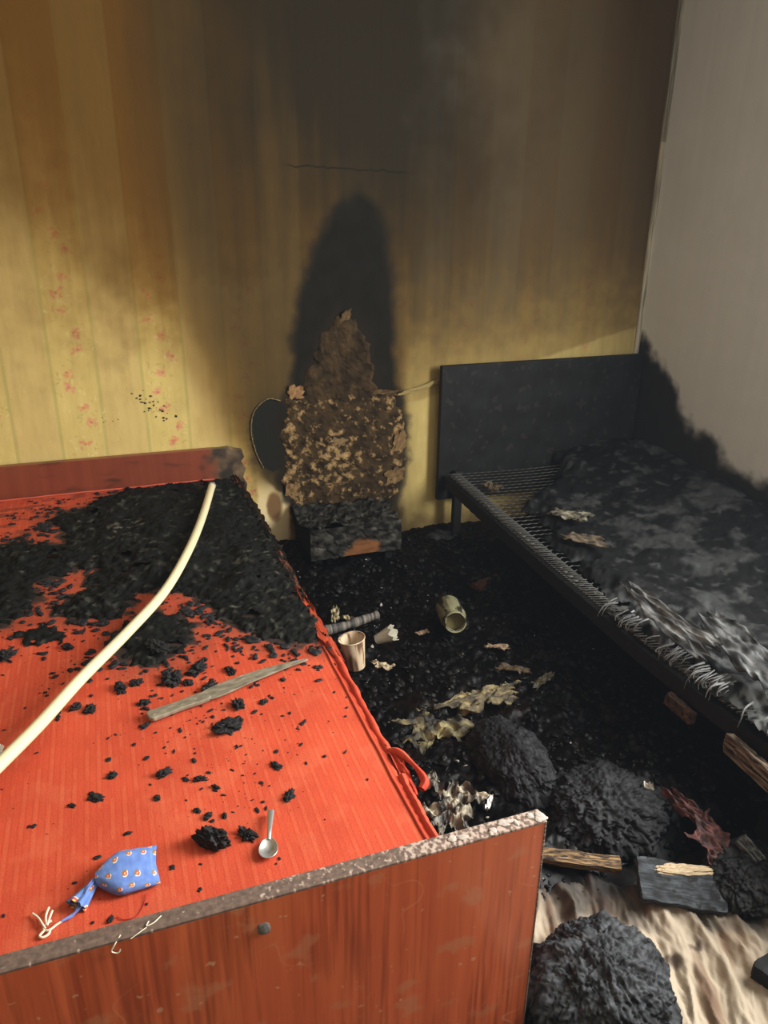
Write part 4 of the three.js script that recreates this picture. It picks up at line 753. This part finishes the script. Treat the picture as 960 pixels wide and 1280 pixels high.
  const flat = (x, z, sx, sz, turn, lift = 0.012, tilt = 0) => { const c = Math.cos(turn), s = Math.sin(turn), y = at(x, z) + lift; return [[-sx, -sz], [sx, -sz], [sx, sz], [-sx, sz]].map(([a, b], i) => [x + a * c - b * s, y + (b > 0 ? 0 : tilt), z + a * s + b * c]); };
  scrap('paper_scrap', 'pale leaf-shaped scrap on the debris beside the beige cup', flat(0.655, 0.905, 0.03, 0.014, 0.9, 0.016), [214, 200, 168], [120, 100, 76], 3);
  scrap('paper_scrap', 'thin curled cream scrap standing by the grey stick', flat(0.60, 0.60, 0.012, 0.03, 0.3, 0.03, 0.02), [196, 182, 138], [96, 84, 60], 6, 0.012);
  scrap('paper_scrap', 'small cream chip lying above the grey stick', flat(0.638, 0.62, 0.012, 0.02, -0.4, 0.022), [206, 192, 150], [110, 96, 70], 9, 0.01);
  scrap('paper_scrap', 'tiny tan scrap between the cup and the jar', flat(0.83, 0.79, 0.020, 0.009, -0.2, 0.014), [186, 160, 132], [110, 84, 66], 12, 0.005);
  scrap('paper_scrap', 'tan torn scrap on the debris right of the glass jar', flat(1.02, 0.93, 0.030, 0.012, 0.5, 0.018), [196, 170, 138], [86, 66, 50], 15, 0.007);
  scrap('paper_scrap', 'dull brown scrap on debris towards the wire-mesh bed', flat(1.01, 1.05, 0.045, 0.016, 0.6, 0.014), [120, 96, 60], [50, 40, 30], 18, 0.01);
  scrap('paper_scrap', 'thin olive strip on the dark debris under the mesh bed', flat(1.06, 1.13, 0.045, 0.012, -0.4, 0.014), [98, 86, 50], [34, 30, 22], 19, 0.01);
  scrap('scorched_cloth', 'olive crumpled scorched cloth among black debris', flat(0.70, 1.20, 0.09, 0.08, 0.35, 0.014), [142, 130, 86], [30, 26, 18], 21, 0.016, 'cloth', null, 0.75, 90, 80, 0.5, 3.6);
  scrap('scorched_cloth', 'narrow olive scorched cloth above the charred bolster', flat(0.85, 1.17, 0.085, 0.032, -0.1, 0.03), [136, 120, 78], [40, 34, 24], 24, 0.014, 'cloth', null, 0.75, 80, 40, 0.4, 3.2);
  scrap('scorched_cloth', 'crumpled greyish scorched cloth beside the torn red cover', flat(0.60, 1.50, 0.05, 0.065, 0.5, 0.03), [168, 156, 132], [24, 22, 18], 27, 0.018, 'cloth', null, 0.5, 70, 70, 0.5, 3.4);
  scrap('white_shard', 'small white curved shard beside the greyish scorched cloth', flat(0.688, 1.525, 0.005, 0.022, 0.7, 0.03), [236, 232, 224], [190, 186, 178], 30, 0.003, 'shard', null, 0.4, 8, 14, 0.15);
  scrap('white_shard', 'pointed white shard standing among black heaps under the mesh bed', [[1.03, 0.10, 1.61], [1.052, 0.10, 1.62], [1.05, 0.035, 1.64], [1.04, 0.03, 1.638]], [232, 226, 214], [96, 84, 70], 33, 0.004, 'shard', null, 0.4, 8, 14, 0.15);
  // charred stick
  { const g = tube([[0.50, at(0.50, 0.74) + 0.03, 0.735], [0.60, at(0.6, 0.70) + 0.035, 0.70], [0.725, at(0.725, 0.655) + 0.03, 0.655]], 0.017, 60, 12, (t) => 0.85 + 0.3 * noise(t * 5, 4, 2) + 0.1 * noise(t * 30, 2, 2));
    const m = tex(64, 512, (u, v) => { const n = fbm(v * 30, u * 6, 5, 4); return mix3([110, 102, 90], [28, 26, 24], clamp(0.45 + n * 1.8)); });
    planarUV(g, 'z', 'x', 0, 0.2, 0.5, 0.25); tag(mesh('charred_stick', g, std({ map: m, roughness: 0.75 })), 'grey ash-covered stick lying behind the beige cup', 'stick'); }
  // black mounds
  const mound = (name, label, x, y, z, rx, ry, rz, seed, { detail = 44, pale = [0.045, 0.045, 0.047], share = 0.35, rough = 1 } = {}) => {
    let g = new THREE.IcosahedronGeometry(1, detail); g.deleteAttribute('uv'); g.deleteAttribute('normal'); g = mergeVertices(g, 1e-5);
    const p = g.attributes.position, col = new Float32Array(p.count * 3);
    for (let i = 0; i < p.count; i++) {
      const a = p.getX(i), b = p.getY(i), c = p.getZ(i), sx = a * rx * 40, sy = b * ry * 18, sz = c * rz * 40;
      const big = fbm(a * 1.4 + seed, b * 1.4, c * 1.4, 3), mid = fbm(sx + seed, sy, sz, 4), crack = sst(0.0, 0.16, cells(Math.atan2(c, a) * 2.6 + mid, b * 2.2 + mid * 1.5, seed)), fl = fbm(sx * 3.1, sy * 2.4 + seed, sz * 3.1, 3);
      const k = 1 + 0.26 * big + rough * (0.16 * mid + 0.05 * crack + 0.07 * fl) - 0.04;
      p.setXYZ(i, x + a * rx * k, Math.max(y - 0.55 * ry, y + b * ry * k), z + c * rz * k);
      const t = clamp(1.2 * fbm(sx * 0.7 + 5, sy * 0.7 + seed, sz * 0.7, 3) + 0.8 * noise(sx * 3 + seed, sy * 3, sz * 3 + 2) + share), n = clamp(fbm(sx * 2, sy * 2, sz * 2 + 9, 2) * 1.5);
      col.set(mix3(mix3([0.007, 0.007, 0.0075], pale, t), pale.map((q) => q * 1.8), n * 0.5), i * 3);
    }
    g.setAttribute('color', new THREE.BufferAttribute(col, 3)); g.computeVertexNormals();
    return tag(mesh(name, g, M.mound), label, 'burnt bedding');
  };
  mound('charred_bolster', 'rounded charred bolster amid the floor debris', 0.815, 0.045, 1.40, 0.09, 0.075, 0.15, 3, { rough: 0.8, pale: [0.02, 0.02, 0.021] });
  mound('charred_heap', 'black lumpy charred heap behind the footboard corner', 0.94, 0.035, 1.60, 0.14, 0.07, 0.12, 9, { rough: 1.5, pale: [0.025, 0.025, 0.026] });
  mound('charred_heap', 'large domed mound of black char beside the footboard on cloth', 0.660, 0.055, 1.99, 0.132, 0.105, 0.13, 15, { detail: 66, rough: 0.8, pale: [0.058, 0.060, 0.064], share: 0.4 });
  mound('charred_heap', 'low black char heap beside the stained boards under the mesh bed', 1.12, 0.03, 1.86, 0.10, 0.05, 0.09, 21, { rough: 1.6, pale: [0.03, 0.03, 0.03] });
  mound('charred_heap', 'black char heap against the wall below the headboard leg', 1.20, 0.03, 0.10, 0.09, 0.045, 0.07, 25, { detail: 24, rough: 1.5 });

  // scorched pale cloth on the floor
  const folds = (x, z) => { const a = x * 0.94 + z * 0.34, b = -x * 0.34 + z * 0.94; return { a, b, f: ridge(a * 17 + 0.8 * fbm(a * 6, b * 6, 1, 2), b * 3.6, 3, 4) }; };
  const cl = field(0.52, 1.36, 1.62, 2.42, 0.0042, (x, z) => { const b = sd([[0.53, 1.66], [0.80, 1.72], [1.05, 1.84], [1.33, 1.94], [1.34, 2.60], [0.54, 2.60]], x, z) + 0.05 * fbm(x * 12, z * 12, 3, 3); if (b < 0) return null; const q = folds(x, z); return 0.006 + sst(0, 0.02, b) * (0.018 + 0.030 * (q.f - 0.45) + 0.010 * fbm(x * 8, z * 8, 4, 3) + 0.009 * (ridge(q.a * 44, q.b * 11, 8, 3) - 0.45)); }, (x, z, h) => [x, Math.max(0.002, h), z], (x, z, h) => {
    const q = folds(x, z), n = fbm(x * 12, z * 12, 7, 4), burn = sst(0.06, -0.10, sd([[0.50, 1.745], [0.72, 1.79], [0.85, 1.855], [1.05, 1.93], [1.36, 2.0], [1.36, 2.7], [0.5, 2.7]], x, z) + n * 0.13);
    const brown = sst(0.0, 0.3, fbm(q.a * 16, q.b * 4, 12, 4)), blot = sst(0.25, 0.4, fbm(x * 15, z * 15, 33, 3));
    let c = mix3([150, 136, 116], [92, 70, 52], clamp(brown * 0.9 + 0.5 * fbm(q.a * 50, q.b * 14, 5, 3))); c = mix3(c, [48, 36, 27], blot * 0.8);
    return lin(mix3(c, [24, 21, 18], burn * 0.96));
  });
  tag(mesh('scorched_sheet', cl, std({ vertexColors: true, roughness: 0.85 })), 'pale beige scorched sheet crumpled in folds on the floor', 'sheet');
  // boards on the sheet's burnt edge
  const b1 = woodPiece([0.955, 0.05, 1.84], [0.17, 0.018, 0.085], [0.35, -0.42, 0.0], [66, 70, 74], [24, 25, 26], 13, 'dark slate-coloured scorched board with a bare wood streak');
  { const g = lump(0.062, 0.005, 0.011, 4, { detail: 12, amp: 0.5, dark: [0.30, 0.22, 0.13], pale: [0.50, 0.39, 0.26], paleShare: 0.55, flat: false }); const s = mesh('bare_wood', g, M.ash, b1); s.position.set(0.008, 0.009, -0.030); s.rotation.y = 0.12; s.userData.label = 'bare pale wood streak'; }
  woodPiece([0.80, 0.05, 1.715], [0.17, 0.016, 0.03], [0.2, -0.42, 0], [142, 114, 76], [48, 36, 27], 17, 'pale ochre broken board strip near the footboard corner', 'broken_board');
  woodPiece([1.135, 0.07, 1.86], [0.028, 0.016, 0.13], [0.5, 0.3, 0.1], [112, 112, 108], [54, 54, 54], 19, 'grey weathered lath leaning among char beside the maroon cloth', 'charred_lath');
  woodPiece([1.20, 0.045, 0.52], [0.13, 0.02, 0.06], [0.1, 0.3, 0], [92, 52, 32], [38, 26, 20], 23, 'added reddish-brown board standing for a dim floor reflection under the wire-mesh bed head');  // added board, stands for a dim reddish reflection on the floor
  woodPiece([1.03, 0.045, 2.07], [0.12, 0.03, 0.13], [0, 0.35, 0], [30, 30, 30], [18, 18, 18], 29, 'flat black charred board lying on the beige sheet');
  const maroon = (c4, seed, label) => scrap('maroon_cloth', label, c4, [122, 74, 68], [48, 30, 28], seed, 0.014, 'cloth', null, 0.7, 30, 26, 0.25);
  maroon([[1.055, 0.10, 1.65], [1.08, 0.11, 1.65], [1.115, 0.085, 1.76], [1.07, 0.075, 1.76]], 41, 'narrow upper fold of maroon cloth poking from the debris');
  maroon([[1.03, 0.09, 1.76], [1.10, 0.10, 1.74], [1.12, 0.06, 1.83], [1.045, 0.05, 1.84]], 44, 'crumpled maroon cloth above the slate-coloured board');
}
renderer.render(scene, camera);
